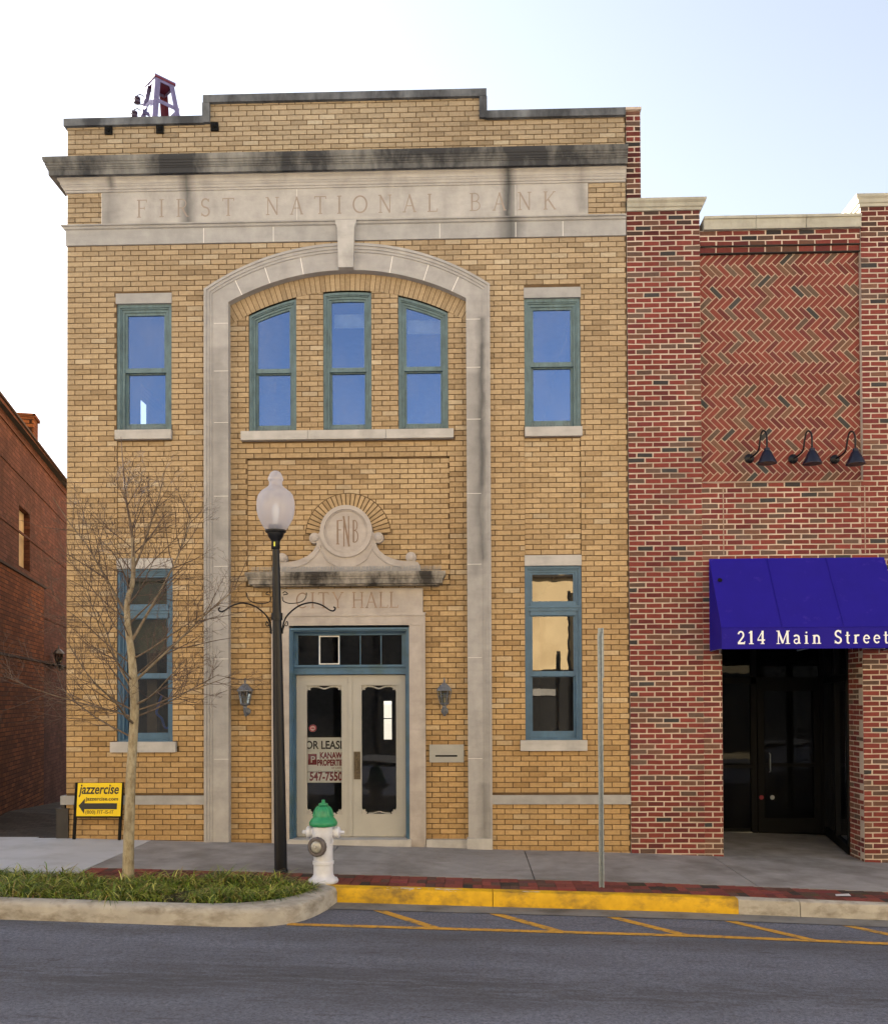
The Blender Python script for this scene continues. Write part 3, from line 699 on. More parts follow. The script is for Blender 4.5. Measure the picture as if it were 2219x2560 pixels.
sur = su.build('arch_surround', ST_SUR, bank)
kj = MB()
for z in (1.0, 2.35, 3.6, 4.55, 5.55, 6.25, 6.9):
    for a, b in ((SX0+.13, PX0), (PX1, SX1-.13)): kj.box(a, b, -.0075, 0, z, z+.005)
for t in (65, 72, 80, 100, 108, 115):
    ca, sa = math.cos(R(t)), math.sin(R(t)); xx = CX+3.36*ca; zz = 4.24+3.36*sa
    d = Vector((ca, sa)); nrm = Vector((-sa, ca))*.0045; p = Vector((xx, zz)); p2 = p+d*.26
    kj.prism([tuple(p+nrm), tuple(p-nrm), tuple(p2-nrm), tuple(p2+nrm)], -.0075, .0)
kj.build('mortar_joint', JNT, sur)
ks = MB(); ks.prism([(CX-.10, 7.60), (CX+.10, 7.60), (CX+.115, 8.14), (CX+.14, 8.20), (CX+.14, 8.242), (CX-.14, 8.242), (CX-.14, 8.20), (CX-.115, 8.14)], -.085, .1)
ks.build('keystone', ST, bank)
bc = MB(); bc.box(-5.545, -3.592, -.035, .05, .395, .515); bc.box(-5.545, -5.44, .05, .6, .395, .515); bc.build('base_course', ST_BELT, bank)
bc = MB(); bc.box(.268, 2.10, -.035, .05, .395, .515); bc.build('base_course', ST_BELT, bank)
pb = MB(); pb.box(PX1-.02, SX1+.0, -.05, .12, -.3, -.06); pb.box(DX1+.01, PX1+.03, .02, .3, -.3, -.085); pb.build('plinth', ST, bank)

# windows
def outline(x0, x1, z0, top, n=1):
    xs = [x1+(x0-x1)*k/n for k in range(n+1)]
    return [(x0, z0), (x1, z0)]+[(x, top(x)) for x in xs]
def inset(x0, x1, z0, top, d, n, dz0=None):
    a = outline(x0+d, x1-d, z0+(d if dz0 is None else dz0), lambda x: top(x)-d, n); return a
def spikes(parent, x0, x1, y, z, h=.055):
    mb = MB(); x = x0
    while x < x1:
        mb.tube([(x, y, z), (x+rnd.uniform(-.004, .004), y-.012, z+h)], [.0016, .001], 4, cap=False)
        mb.tube([(x+.004, y, z), (x+.006+rnd.uniform(-.003, .003), y+.018, z+h*.85)], [.0014, .001], 4, cap=False); x += .019
    return mb.build('bird_spikes', GALV, parent)
def window(x0, x1, z0, top, yb, paint, gl, mids, ins=.125, n=1, zbot=.1, label=None, glow=None):
    """mids: list of (z_low, z_high) of horizontal bars splitting the opening, lowest first"""
    a = MB(); lv = [0, .42, .62, 1.]; ds = [ins*t*.72 for t in lv]
    P = [inset(x0, x1, z0, top, d, n, d*.35) for d in ds]
    a.ring(P[0], P[1], yb+.028, yb+.16); a.ring(P[1], P[2], yb+.045, yb+.16); a.ring(P[2], P[3], yb+.065, yb+.2)
    a.ring(inset(x0, x1, z0, top, -.004, n), inset(x0, x1, z0, top, .004, n), yb+.03, yb+.26)
    fo = a.build('window', paint, bank)
    if label: fo['label'] = label
    d = ds[-1]; zl = [z0+d*.35]+[v for m_ in mids for v in m_]
    flat = [z0+d*.35]
    segs = []; lo_ = z0+d*.35
    for (m0, m1) in mids: segs.append((lo_, m0)); lo_ = m1
    segs.append((lo_, None))
    for k, (sa, sb) in enumerate(segs):
        sash = MB(); w_ = ins-d; yy = yb+.085+(.045 if k < len(segs)-1 and not (len(mids) == 2 and k == 1) else 0)
        tp = (lambda x, sb=sb: sb) if sb is not None else (lambda x: top(x)-d)
        nn = n if sb is None else 1
        O = outline(x0+d, x1-d, sa, tp, nn); bz = zbot if k == 0 else .012
        I = outline(x0+d+w_, x1-d-w_, sa+bz, lambda x: tp(x)-(w_ if sb is None else .012), nn)
        sash.ring(O, I, yy, yy+.035)
        s_o = sash.build('sash', paint, fo)
        gp = MB(); gp.add([(x, yy+.018, z) for x, z in I], [tuple(range(len(I)))])
        gp.build('pane', gl, s_o)
    for m0, m1 in mids:
        rails = MB()
        t = .04 if m1-m0 < .1 else .075
        rails.box(x0+d, x1-d, yb+.125-t, yb+.16, m0, m1)
        if m1-m0 > .1:
            rails.box(x0+.02, x1-.02, yb+.02, yb+.05, (m0+m1)/2+.01, (m0+m1)/2+.035); rails.box(x0+.03, x1-.03, yb+.035, yb+.05, (m0+m1)/2-.03, (m0+m1)/2+.01)
        rails.build('transom_bar' if m1-m0 > .1 else 'meeting_rail', paint, fo)
    return fo
def lintel(x0, x1, z0, z1, name='lintel', y0=-.012, mat=None):
    b = MB(); b.box(x0, x1, y0, .12, z0, z1); return b.build(name, mat or ST_BELT, bank)
for k, g_ in (('UL', G_UP), ('UR', G_UP)):
    a, b, c_, d = WINS[k]; wo = window(a, b, c_, lambda x, d=d: d-.005, 0, GRN, g_, [(6.275, 6.325)])
    lintel(a-.005, b+.005, d, d+.138); lintel(a-.0, b+.01, c_-.125, c_, 'sill', -.06, ST); spikes(wo, a+.1, b-.1, .05, c_+.03)
for k, g_ in (('LL', G_LEFT), ('LR', G_LO)):
    a, b, c_, d = WINS[k]; window(a, b, c_, lambda x, d=d: d-.003, 0, BLU, g_, [(2.10, 2.155), (2.915, 3.095)], ins=.105, zbot=.09)
    lintel(a, b, d, d+.14, mat=ST); lintel(a-.07, b+.055, c_-.14, c_, 'sill', -.06, ST)
for (a, b) in WCs:
    wo = window(a, b, zC0, (lambda x: head(x)-.012), BY, GRN, G_UP, [(qz(6.245), qz(6.29))], ins=.105, n=10)
    spikes(wo, a+.09, b-.09, BY+.05, zC0+.03)
sl = MB(); y0 = .035
for a, b in ((-3.08, -2.18), (-2.176, -1.13), (-1.126, -.225)): sl.box(qx(a), qx(b), y0, .24, sZ0, sZ1)
sl.build('sill', ST, bank)
# ---- door surround
ds_ = MB(); SY = .065
oX0, oX1, oZ = -2.465, -.838, qz(2.765, .06)
z1_ = 3.30
ds_.box(DX0, oX0, SY, .3, -.3, 2.80); ds_.box(oX1, DX1, SY, .3, -.3, 2.80)
ds_.box(DX0, DX1, SY, .3, 2.80+.0, 2.955); ds_.box(DX0+.03, DX1-.03, SY+.012, .3, 2.965, z1_); 
for s_, xa in ((-1, DX0), (1, DX1)):
    e = xa+(.03 if s_ < 0 else -.03); ds_.box(min(xa, e), max(xa, e), SY-.012, .16, -.3, 2.80)
ds_.box(DX0-.01, DX1+.01, SY-.012, .2, 2.955, 2.968)
ds_.box(DX0, DX1, SY-.012, .16, 2.925, 2.9549)
for x in (DX1-.19, DX1-.035): ds_.box(x, x+.01, SY-.007, SY+.02, 2.80, 2.924)
ds_.box(DX1-.19, DX1-.025, SY-.007, SY+.02, 2.795, 2.806)
dso = ds_.build('door_surround', ST_DOOR, bank)
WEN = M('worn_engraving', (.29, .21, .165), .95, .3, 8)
for wd, a, b in (('CITY', -2.36, -1.72), ('HALL', -1.60, -.98)):
    lt = MB(); word(lt, CAPS, wd, qx(a, SY), qx(b, SY), 3.035, .215, SY+.0105); lt.build('door_lettering', WEN, dso)
moulding('door_hood', [(.0, 3.32), (-.06, 3.322), (-.065, 3.338), (-.105, 3.345), (-.11, 3.40), (-.122, 3.41), (-.126, 3.43), (-.14, 3.445), (-.15, 3.475), (-.15, 3.50), (.1, 3.53)], qx(-2.865, 0), qx(-.49, 0), ST_HOOD, bank, True, True, yb=.0, back=.2)
for a, b in ((-2.95, -.40),):
    mb = MB(); x = a
    while x < b:
        mb.tube([(x, -.08, 3.505), (x+rnd.uniform(-.006, .006), -.12+rnd.uniform(-.02, .02), 3.575)], .0018, 4, cap=False)
        mb.tube([(x+.008, -.06, 3.505), (x+.008+rnd.uniform(-.008, .008), -.02+rnd.uniform(-.02, .02), 3.585)], .0018, 4, cap=False); x += .02
    mb.build('bird_spikes', GALV, bank)
# pediment with medallion
pm = MB(); ex, ez = CX-.02, qz(4.055, .06); s_ = 1/151.3
half = [(0, 53)]+[(53.*math.sin(R(t)), 53.*math.cos(R(t))) for t in range(10, 91, 8)]
half += [(x, y) for x, y in arc(65, -13, 11, 11, 130, -115, 10)]
half += [(62, -30), (68, -40), (80, -50), (96, -57), (112, -61), (124, -62)]+arc(132, -54, 11, 11, 200, -50, 10)+[(146, -64), (150, -70), (152, -84)]
out = [(ex+x*s_, ez+y*s_) for x, y in half][::-1]+[(ex-x*s_, ez+y*s_) for x, y in half[1:]]
out = out[::-1]
pm.prism(out[::-1], .03, .16)
def circ(r, n=40): return [(ex+r*math.cos(2*math.pi*k/n), ez+r*math.sin(2*math.pi*k/n)) for k in range(n)]
pm.ring(circ(.352), circ(.295), .0, .03); pm.ring(circ(.292), circ(.278), .012, .03)
pmo = pm.build('pediment', ST_DOOR, bank)
for sg in (-1, 1):
    sp = MB(); c1 = [(ex+sg*x*s_, .022, ez+y*s_) for x, y in cat([(52, -28), (60, -45), (84, -66), (112, -74)], 6)]
    c2 = [(ex+sg*x*s_, .022, ez+y*s_) for x, y in cat([(56, -30), (40, -58), (22, -70)], 6)]
    sp.tube(c1, .008, 6); sp.tube(c2, .008, 6)
    sp.lathe([(.05, 0), (.05, .02), (.03, .035)], ex+sg*65*s_, .03, ez-13*s_, 16, axis=(0, -1, 0)); sp.lathe([(.05, 0), (.05, .02), (.03, .035)], ex+sg*132*s_, .03, ez-54*s_, 16, axis=(0, -1, 0))
    sp.build('scroll_carving', ST_DOOR, pmo, 40)
mg = MB()
def mono(pts, w_, k): ribbon(mg, pts, w_, lambda p: (ex+p.x, .0285-.0004*k, ez+p.y))
mono([(-.115, -.17), (-.115, .15)], .022, 1); mono([(-.115, .145), (-.05, .15)], .014, 2); mono([(-.115, .02), (-.065, .02)], .012, 3); mono([(-.135, -.17), (-.09, -.17)], .012, 4)
mono([(-.03, -.205), (-.03, .205)], .016, 5); mono([(.035, -.205), (.035, .205)], .016, 6); mono([(-.035, .205), (.04, -.205)], .024, 7)
mono([(.10, -.15), (.10, .15)], .02, 8); mono([(.10, .148)]+arc(.115, .08, .035, .068, 90, -90, 8)+[(.10, .012)], .012, 9); mono([(.10, .008)]+arc(.12, -.07, .04, .078, 90, -90, 8)+[(.10, -.148)], .012, 10)
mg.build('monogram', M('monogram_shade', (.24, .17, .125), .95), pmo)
# ---- door frame, transom, doors
DY = .26
df = MB(); x0, x1 = oX0, oX1
for (ya, yb2, w0, w1) in ((SY+.02, .24, 0, .028), (SY+.05, .24, .028, .045), (.20, .34, .045, .062)):
    df.box(x0+w0, x0+w1, ya, yb2, -.14, oZ); df.box(x1-w1, x1-w0, ya, yb2, -.14, oZ); df.box(x0+w1, x1-w1, ya, yb2, oZ-w1, oZ-w0)
lx0, lx1 = x0+.062, x1-.062
tb0, tb1 = qz(2.135, DY), qz(2.262, DY-.05)
df.box(lx0, lx1, .20, .32, tb0, tb1-.025); df.box(lx0-.015, lx1+.015, .165, .32, tb1-.03, tb1)
tg1 = qz(2.66, DY); df.box(lx0, lx1, .235, .30, tg1, oZ-.062)
tx0, tx1 = lx0+.03, lx1-.05
df.box(lx0, tx0, .235, .30, tb1, tg1); df.box(tx1, lx1, .235, .30, tb1, tg1)
pw = (tx1-tx0)/5
for k in (1, 2, 3, 4): df.box(tx0+pw*k-.006, tx0+pw*k+.006, .25, .28, tb1, tg1)
dfo = df.build('door_frame', M('door_frame_paint', lin(66, 98, 124), .42, .15, 5, 120, .1, dirt=lin(60, 84, 84), dirt_lo=.5, dirt_hi=.75, dirt_s=3), bank)
tp = MB(); tp.quad((tx0, .265, tb1), (tx1, .265, tb1), (tx1, .265, tg1), (tx0, .265, tg1)); tp.build('transom_pane', G_TR, dfo)
wf = MB(); a, b = tx0+pw+.004, tx0+2*pw-.002
wf.ring(outline(a, b, tb1+.01, lambda x: tg1-.006), outline(a+.014, b-.014, tb1+.024, lambda x: tg1-.02), .243, .262); wf.build('transom_sash', WHITE, dfo)
dz0, dz1 = -.075, tb0
cm = (lx0+lx1)/2
gz0, gz1 = qz(.265, DY), qz(1.985, DY)
gl_x = [(qx(-2.212, DY), qx(-1.745, DY)), (qx(-1.475, DY), qx(-1.012, DY))]
doors = []
for k, (a, b) in enumerate(((lx0+.004, cm-.004), (cm+.004, lx1-.004))):
    d = MB(); ga, gb = gl_x[k]
    d.ring(outline(a, b, dz0, lambda x: dz1-.008), outline(ga, gb, gz0, lambda x: gz1), DY, DY+.045)
    for (e, y) in ((.022, -.006),):
        d.ring(outline(ga-e, gb+e, gz0-e, lambda x: gz1+e), outline(ga-e*.3, gb+e*.3, gz0-e*.3, lambda x: gz1+e*.3), DY+y, DY+.004)
    if k == 0: d.box(b-.03, b+.02, DY-.014, DY, dz0+.01, dz1-.012)
    d.box(a+.02, b-.02, DY-.012, DY, dz0+.002, dz0+.03)
    do = d.build('door', CREAM, bank); doors.append(do)
    p = MB(); p.quad((ga, DY+.03, gz0), (gb, DY+.03, gz0), (gb, DY+.03, gz1), (ga, DY+.03, gz1)); p.build('door_pane', G_DOOR, do)
    et = MB()                                                       # etched scrollwork in the glass corners and head
    def fan(cx, cz, sx, sz, n=6):
        for j in range(n):
            t = R(90*j/(n-1)); r_ = .045+.02*(j % 2); et.lathe([(.010+.006*((j+1) % 2), 0), (.010+.006*((j+1) % 2), .002)], cx+sx*r_*math.cos(t), DY+.028, cz+sz*r_*math.sin(t), 8, axis=(0, -1, 0))
        et.prism([(cx, cz), (cx+sx*.04, cz), (cx+sx*.028, cz+sz*.028), (cx, cz+sz*.045)][::(1 if sx*sz > 0 else -1)], DY+.026, DY+.0275)
    for sx, X in ((1, ga), (-1, gb)):
        fan(X, gz1, sx, -1); fan(X, gz0, sx, 1)
    m_ = (ga+gb)/2
    for j in range(-9, 10):
        zz = gz1-.012-.03*math.exp(-(j/3.)**2); et.lathe([(.011, 0), (.011, .002)], m_+j*.02, DY+.0285, zz, 7, axis=(0, -1, 0))
        if abs(j) < 8: et.lathe([(.009, 0), (.009, .002)], m_+j*.02, DY+.0285, gz0+.008+.02*math.exp(-(j/3.)**2), 7, axis=(0, -1, 0))
    et.build('etched_border', M('etched_glass', (.42, .41, .38), .7), do)
pl = MB(); px0, px1 = qx(-1.578, DY), qx(-1.492, DY); pl.box(px0, px1, DY-.012, DY, qz(.73, DY), qz(1.10, DY))
for z in (.80, .88, .97, 1.04): pl.lathe([(.014, 0), (.014, .012), (.008, .016)], (px0+px1)/2, DY-.012, z, 12, axis=(0, -1, 0))
pl.tube([((px0+px1)/2, DY-.01, .86), ((px0+px1)/2, DY-.05, .87), ((px0+px1)/2, DY-.05, .99), ((px0+px1)/2, DY-.01, 1.0)], .008, 8)
pl.build('door_handle', BRONZE, doors[1])
th = MB(); th.box(oX0-.02, oX1+.02, .0, .5, -.2, -.082); th.build('threshold', ST, bank)
ml = MB(); mx0, mx1, mz0, mz1 = qx(-.567), qx(-.108), .945, 1.185
ml.box(mx0, mx1, BY-.02, BY+.01, mz0, mz1); ml.box(mx0+.075, mx1-.085, BY-.034, BY-.02, 1.045, 1.062)
for sx in (mx0+.018, mx1-.018):
    for sz in (mz0+.018, mz1-.018): ml.lathe([(.006, 0), (.006, .004)], sx, BY-.02, sz, 8, axis=(0, -1, 0))
mlo = ml.build('mail_slot', ALU, bank); ml = MB(); ml.box(mx0+.08, mx1-.09, BY-.0225, BY-.0201, 1.022, 1.042); ml.build('slot_opening', BLKM, mlo)

rb_ = MB(); rb_.box(-4.70, -4.10, .235, .245, 2.45, 3.52); rb_.build('olive_backing', M('olive_sheet', (.15, .14, .10), .8), bank)  # olive sheet added behind the glass, standing in for a dull reflection
rb_ = MB(); rb_.box(-4.47, -4.33, .26, .36, 1.3, 2.45); rb_.build('interior_post', M('brown_post', (.13, .085, .07), .7), bank)
rb_ = MB(); rb_.tube(cat([(-4.25, .22, 1.86), (-4.3, .22, 1.72), (-4.32, .22, 1.62), (-4.25, .22, 1.55), (-4.2, .22, 1.42), (-4.1, .22, 1.45), (-4.04, .22, 1.48)], 4), .018, 6); rb_.build('blue_tube', M('blue_tubing', lin(60, 90, 190), .4), bank)
for (a, b), zt_ in zip(WCs[1:], (7.12, 7.02)):
    rb_ = MB(); rb_.box(a+.11, b-.11, BY+.30, BY+.31, zt_-.14, zt_+.05); rb_.build('pale_strip', M('pale_panel', (.8, .8, .78), .8), bank)  # pale strip added behind the pane, standing in for a bright band
# lease poster and sticker behind the left door glass
ls = thing('lease_poster', 'white for lease sign with maroon lettering behind the left door glass', 'sign', (-2.0, DY+.06, .9))
PYY = DY+.048; z0, z1 = qz(.685, PYY), qz(1.29, PYY)
lb = MB(); lb.box(-2.41, -1.66, PYY, PYY+.004, z0, z1); lb.build('sign_board', M('sign_white', (.75, .75, .75), .6, .02), ls)
MAR = M('maroon_ink', lin(120, 20, 36), .6, .05); INK = M('black_ink', (.02, .018, .018), .6, .05)
xc = -2.035
text('lettering', 'FOR LEASE', .155, xc-.012, PYY-.001, z1-.155, INK, ls, .80, bold=.004)
text('lettering', 'KANAWHA', .115, -2.09, PYY-.001, z1-.285, MAR, ls, .70, align='LEFT', bold=.005)
text('lettering', 'PROPERTIES', .115, -2.125, PYY-.001, z1-.385, MAR, ls, .63, align='LEFT', bold=.005)
text('lettering', 'OF CAROLINA', .035, -1.93, PYY-.001, z1-.43, MAR, ls, 1, align='LEFT')
text('lettering', 'Commercial Investment & Management', .05, -2.30, PYY-.001, z1-.485, INK, ls, .82, align='LEFT')
text('lettering', '547-7550', .165, xc+.03, PYY-.001, z0+.03, MAR, ls, .72, bold=.005)
lg = MB(); lg.box(-2.25, -2.13, PYY-.0015, PYY, z1-.375, z1-.225); lg.build('logo_square', MAR, ls)
text('logo_letter', 'P', .13, -2.185, PYY-.003, z1-.345, M('sign_white_ink', (.75, .75, .75), .6), ls, 1)
sk = thing('door_sticker', 'small round red and white sticker high on the left door glass', 'sticker', (-2.19, PYY, 1.42))
s1 = MB(); sx_, sz_ = -2.185, qz(1.415, PYY)
s1.lathe([(.052, 0), (.052, .001)], sx_, PYY, sz_, 24, axis=(0, -1, 0)); s1.build('disc', M('pink_white', (.75, .55, .58), .6), sk)
s2 = MB(); circ2 = lambda r: [(sx_+r*math.cos(2*math.pi*k/24), sz_+r*math.sin(2*math.pi*k/24)) for k in range(24)]
s2.ring(circ2(.05), circ2(.036), PYY-.002, PYY-.001); s2.box(sx_-.022, sx_+.022, PYY-.002, PYY-.0012, sz_-.008, sz_+.008); s2.build('red_ring', M('sticker_red', lin(190, 40, 70), .6), sk)

# wall lanterns
def lantern(cx, cy, cz, s, label):
    t = thing('wall_lantern', label, 'lantern', (cx, cy, cz), 'pewter carriage lanterns on the walls')
    y = -.12*s
    def L(prof, nm, mat=LANT, n=6, zz=0, yy=y):
        mb = MB(); mb.lathe([(r*s, h*s) for r, h in prof], cx, cy+yy, cz+zz*s, n); return mb.build(nm, mat, t)
    L([(.03, .0), (.062, .02), (.066, .03), (.06, .035)], 'lantern_base'); 
    c = MB()
    for k in range(6):
        a = 2*math.pi*k/6+.0; c.tube([(cx+.058*s*math.cos(a), cy+y+.058*s*math.sin(a), cz+.03*s), (cx+.092*s*math.cos(a), cy+y+.092*s*math.sin(a), cz+.20*s)], .006*s, 5)
    for r_, h in ((.06, .035), (.094, .20), (.075, .115)):
        c.tube([(cx+r_*s*math.cos(2*math.pi*k/6), cy+y+r_*s*math.sin(2*math.pi*k/6), cz+h*s) for k in range(7)], .004*s, 4)
    c.build('cage', LANT, t)
    L([(.056, .035), (.088, .2)], 'lantern_glass', glass('seeded_glass', .12, (.55, .55, .5), .2))
    L([(.112, .197), (.112, .207), (.09, .235), (.06, .27), (.03, .292), (.012, .30), (.012, .315), (.018, .325), (.010, .34), (.004, .375)], 'lantern_roof', n=6)
    bb = MB(); bb.lathe([(.02*s, 0), (.022*s, .09*s)], cx, cy+y, cz+.035*s, 10); bb.build('bulb', M('bulb_glass', (.6, .58, .5), .3), t)
    b = MB(); b.lathe([(.05*s, 0), (.05*s, .012*s), (.035*s, .02*s)], cx, cy, cz-.07*s, 14, axis=(0, -1, 0))
    b.tube([(cx, cy, cz-.07*s), (cx, cy-.04*s, cz-.115*s), (cx, cy-.09*s, cz-.12*s), (cx, cy-.125*s, cz-.08*s), (cx, cy-.12*s, cz+.0*s)], [.016*s, .018*s, .02*s, .018*s, .024*s], 8)
    b.lathe([(.02*s, 0), (.03*s, .02*s), (.022*s, .045*s)], cx, cy+y, cz-.045*s, 10); b.build('bracket', LANT, t, 40)
    return t
lantern(-3.045, BY, 1.715, 1.02, 'grey carriage lantern on the brick left of the bank doors')
lantern(-.365, BY, 1.71, 1.02, 'grey carriage lantern on the brick above the mail slot')

# dark utility box / drain boot at the bank's left corner
ub = MB(); ub.box(-5.60, -5.44, -.03, .12, -.06, .33); ub.box(-5.615, -5.43, -.04, .12, .33, .345); ub.box(-5.55, -5.5, .0, .05, .345, .42)
tag(ub.build('utility_box', M('dark_brown_metal', (.03, .026, .024), .6)), 'dark brown metal box standing against the left corner of the bank', 'utility box')

# ------------------------------------------------------------------ frame tower on the roof
tw = thing('roof_tower', 'purple grey steel frame tower with a flat red topped cap on the bank roof', 'tower', (-4.72, 1.56, 9.2))
TC = Vector((-4.722, 1.55)); zt = 11.22
def corner(k, z): 
    h = .2125+(zt-z)*.20; a = R(-90+90*k); return Vector((TC.x+h*math.cos(a), TC.y+h*math.sin(a), z))
TWM = M('weathered_steel', lin(112, 104, 138), .5, .2, 12, metal=.2); TWR = M('rust_red_steel', lin(92, 26, 42), .6, .2, 8)
for k in range(4):
    lg_ = MB(); a, b = corner(k, 9.19), corner(k, zt-.02); d = Vector((math.cos(R(-90+90*k)), math.sin(R(-90+90*k)), 0)); s_ = Vector((-d.y, d.x, 0))
    for sg in (-1, 1):
        e = (s_*sg*.064-d*.05); v = []
        for p in (a, b): v += [p, p+e, p+e-d*.008, p-d*.01]
        lg_.add(v, [(0, 1, 5, 4), (1, 2, 6, 5), (2, 3, 7, 6), (3, 0, 4, 7), (0, 3, 2, 1), (4, 5, 6, 7)])
    lg_.build('leg', TWM if k != 2 else TWR, tw)
cpm = MB(); P = [corner(k, zt)+Vector(((corner(k, zt)-Vector((TC.x, TC.y, zt))).normalized()*.03)) for k in range(4)]
cpm.add([(*p.xy, zt-.015) for p in P]+[(*p.xy, zt+.012) for p in P], [(3, 2, 1, 0), (4, 5, 6, 7)]+[(k, (k+1) % 4, 4+(k+1) % 4, 4+k) for k in range(4)])
cpm.build('cap_plate', TWR, tw); ce = MB(); P2 = [p+Vector((0, 0, .014)) for p in P]; ce.add([(*p.xy, zt+.0125) for p in P]+[(*p.xy, zt+.03) for p in P], [(3, 2, 1, 0), (4, 5, 6, 7)]+[(k, (k+1) % 4, 4+(k+1) % 4, 4+k) for k in range(4)]); ce.build('cap_rim', TWM, tw)
for zz in (zt-.03, 10.83, 9.95):
    rg = MB()
    for k in range(4): 
        a, b = corner(k, zz), corner((k+1) % 4, zz); d = Vector((0, 0, .028)); nrm = (b-a).normalized().cross(Vector((0, 0, 1)))*.006
        rg.add([a-d-nrm, b-d-nrm, b+d-nrm, a+d-nrm, a-d+nrm, b-d+nrm, b+d+nrm, a+d+nrm], [(0, 1, 2, 3), (7, 6, 5, 4), (0, 4, 5, 1), (3, 2, 6, 7)])
    rg.build('brace', TWM, tw)
for zz in (11.0, 10.78):
    isd = MB(); p = corner(3, zz)+Vector((-.098, 0, 0))
    isd.lathe([(.02, -.05), (.05, -.045), (.052, -.015), (.028, -.01), (.028, .004), (.05, .01), (.05, .035), (.03, .05)], p.x, p.y, p.z, 14)
    isd.tube([corner(3, zz-.07), p+Vector((0, 0, -.06)), p+Vector((0, 0, .07)), p+Vector((.05, 0, .09)), corner(3, zz+.05)], .008, 5); isd.build('insulator', M('brown_porcelain', (.06, .04, .06), .3), tw)
cbl = MB(); p = corner(3, 11.0)+Vector((-.11, 0, 0)); p2 = corner(3, 10.78)+Vector((-.11, 0, 0)); cbl.tube([p, p2, Vector((p2.x-.02, p2.y, 9.2))], .004, 4); cbl.build('cable', BLKM, tw)

# ------------------------------------------------------------------ red brick building on the right
red = thing('red_brick_building', 'red brick shop building with herringbone panel and dark recessed entrance', 'building', (5, 0, -.3))
rw = MB(); kw = dict(bw=.217, bh=.0695, joint=.016, hj=.019, color=redc, jit=.0032, proud=.006)
RX0, RX1 = 2.103, 9.0
OP0, OP1, OPZ = 3.315, 5.155, 2.75
lay(rw, RX0, 3.07, -.75, 8.33, -.012, [], thick=.14, **kw)
lay(rw, 3.07, 5.155, -.75, 4.66, -.012, [rect(OP0, 9, -1, OPZ)], thick=.14, phase=1, **kw)
lay(rw, 5.155, RX1, -.75, 4.66, -.012, [], thick=.14, phase=1, **kw); lay(rw, 5.19, RX1, 4.66, 8.33, -.012, [], thick=.14, phase=1, **kw)
lay(rw, 3.075, 5.185, 7.83, 8.04, -.0, [], thick=.2, **kw); lay(rw, 3.075, 5.185, 7.74, 7.83, .02, [], thick=.2, **kw)
lay(rw, .0, .47, -.75, OPZ, -.0, [], thick=.05, side=(OP1, 1), **kw)   # right jamb of the entrance
rw.build('brick_wall', [RB, RM], red)
# herringbone panel
hb = MB(); hx0, hx1, hz0, hz1 = 3.07, 5.19, 4.66, 7.74; W = .0695
hb.quad((hx0, .062, hz0), (hx1, .062, hz0), (hx1, .062, hz1), (hx0, .062, hz1), 1)
def clip(P):
    for ax, v, sg in ((0, hx0+.004, 1), (0, hx1-.004, -1), (1, hz0+.004, 1), (1, hz1-.004, -1)):
        o = []
        for k in range(len(P)):
            a, b = P[k], P[(k+1) % len(P)]; ia, ib = sg*(a[ax]-v) >= 0, sg*(b[ax]-v) >= 0
            if ia: o.append(a)
            if ia != ib: t = (v-a[ax])/(b[ax]-a[ax]); o.append((a[0]+(b[0]-a[0])*t, a[1]+(b[1]-a[1])*t))
        P = o
        if len(P) < 3: return None
    return P
c45 = math.cos(R(45)); gq = .0068
for yy in range(-64, 64):
    for k in range(-24, 25):
        for (ux, uy, wx, wy) in ((yy+6*k, yy, 3, 1), (yy, yy-5+6*k, 1, 3)):
            j = lambda: rnd.uniform(-.0022, .0022)
            q4 = [(ux*W+gq, uy*W+gq), ((ux+wx)*W-gq, uy*W+gq), ((ux+wx)*W-gq, (uy+wy)*W-gq), (ux*W+gq, (uy+wy)*W-gq)]
            q4 = [((a+b)*c45+3.2+j(), (b-a)*c45+6.1+j()) for a, b in q4]
            mx_, mz_ = sum(p[0] for p in q4)/4, sum(p[1] for p in q4)/4
            if not (hx0-.15 < mx_ < hx1+.15 and hz0-.15 < mz_ < hz1+.15): continue
            P = clip(q4)
            if not P: continue
            c = redc(min(mz_, 7)); c = redc(5) if c[1] > .07 and rnd.random() < .45 else c; c = (c[0]*.98, c[1]*1.06, c[2]*1.0); hb.prism(P, .0565+rnd.uniform(-.002, .002), .0635, 0, c)
hb.build('herringbone_panel', [RB, M('tan_mortar', (.42, .325, .255), .95, .15, 12, bst=.4)], red)
# bodies behind the walls
REDU = brick_uv('red_side_brick', (.22, .055, .04), (.15, .045, .035), (.45, .34, .27))
rb2 = MB()
uvwall(rb2, (3.065, .128), (3.065, .62), 7.5, 8.33); uvwall(rb2, (5.192, .7), (5.192, .128), 7.5, 8.33)
rb2.box(RX0+.01, 3.06, .13, .62, 7.0, 8.33); rb2.box(5.2, RX1, .13, .62, 7.0, 8.33); rb2.box(3.0, 5.25, .13, .4, 2.76, 8.0); rb2.box(RX0+.01, 3.2, .13, 2.9, -.9, 7.5)
rb2.box(5.9, RX1, .13, 12, -.9, 7.0); rb2.box(RX0+.2, RX1, 3.3, 12, -.9, 7.4); rb2.box(3.2, 5.9, .2, 3.3, 2.77, 3.4)
rb2.build('wall_mass', REDU, red)
pw_ = MB(); lay(pw_, 2.108, 2.30, 8.36, 9.70, .02, [], thick=.1, **kw); pw_.box(2.11, 2.298, .12, 12, 7, 9.70, 1); pw_.box(2.10, 2.31, .0, 12, 9.70, 9.735, 1)
pw_.build('party_wall', [RB, RM], red)
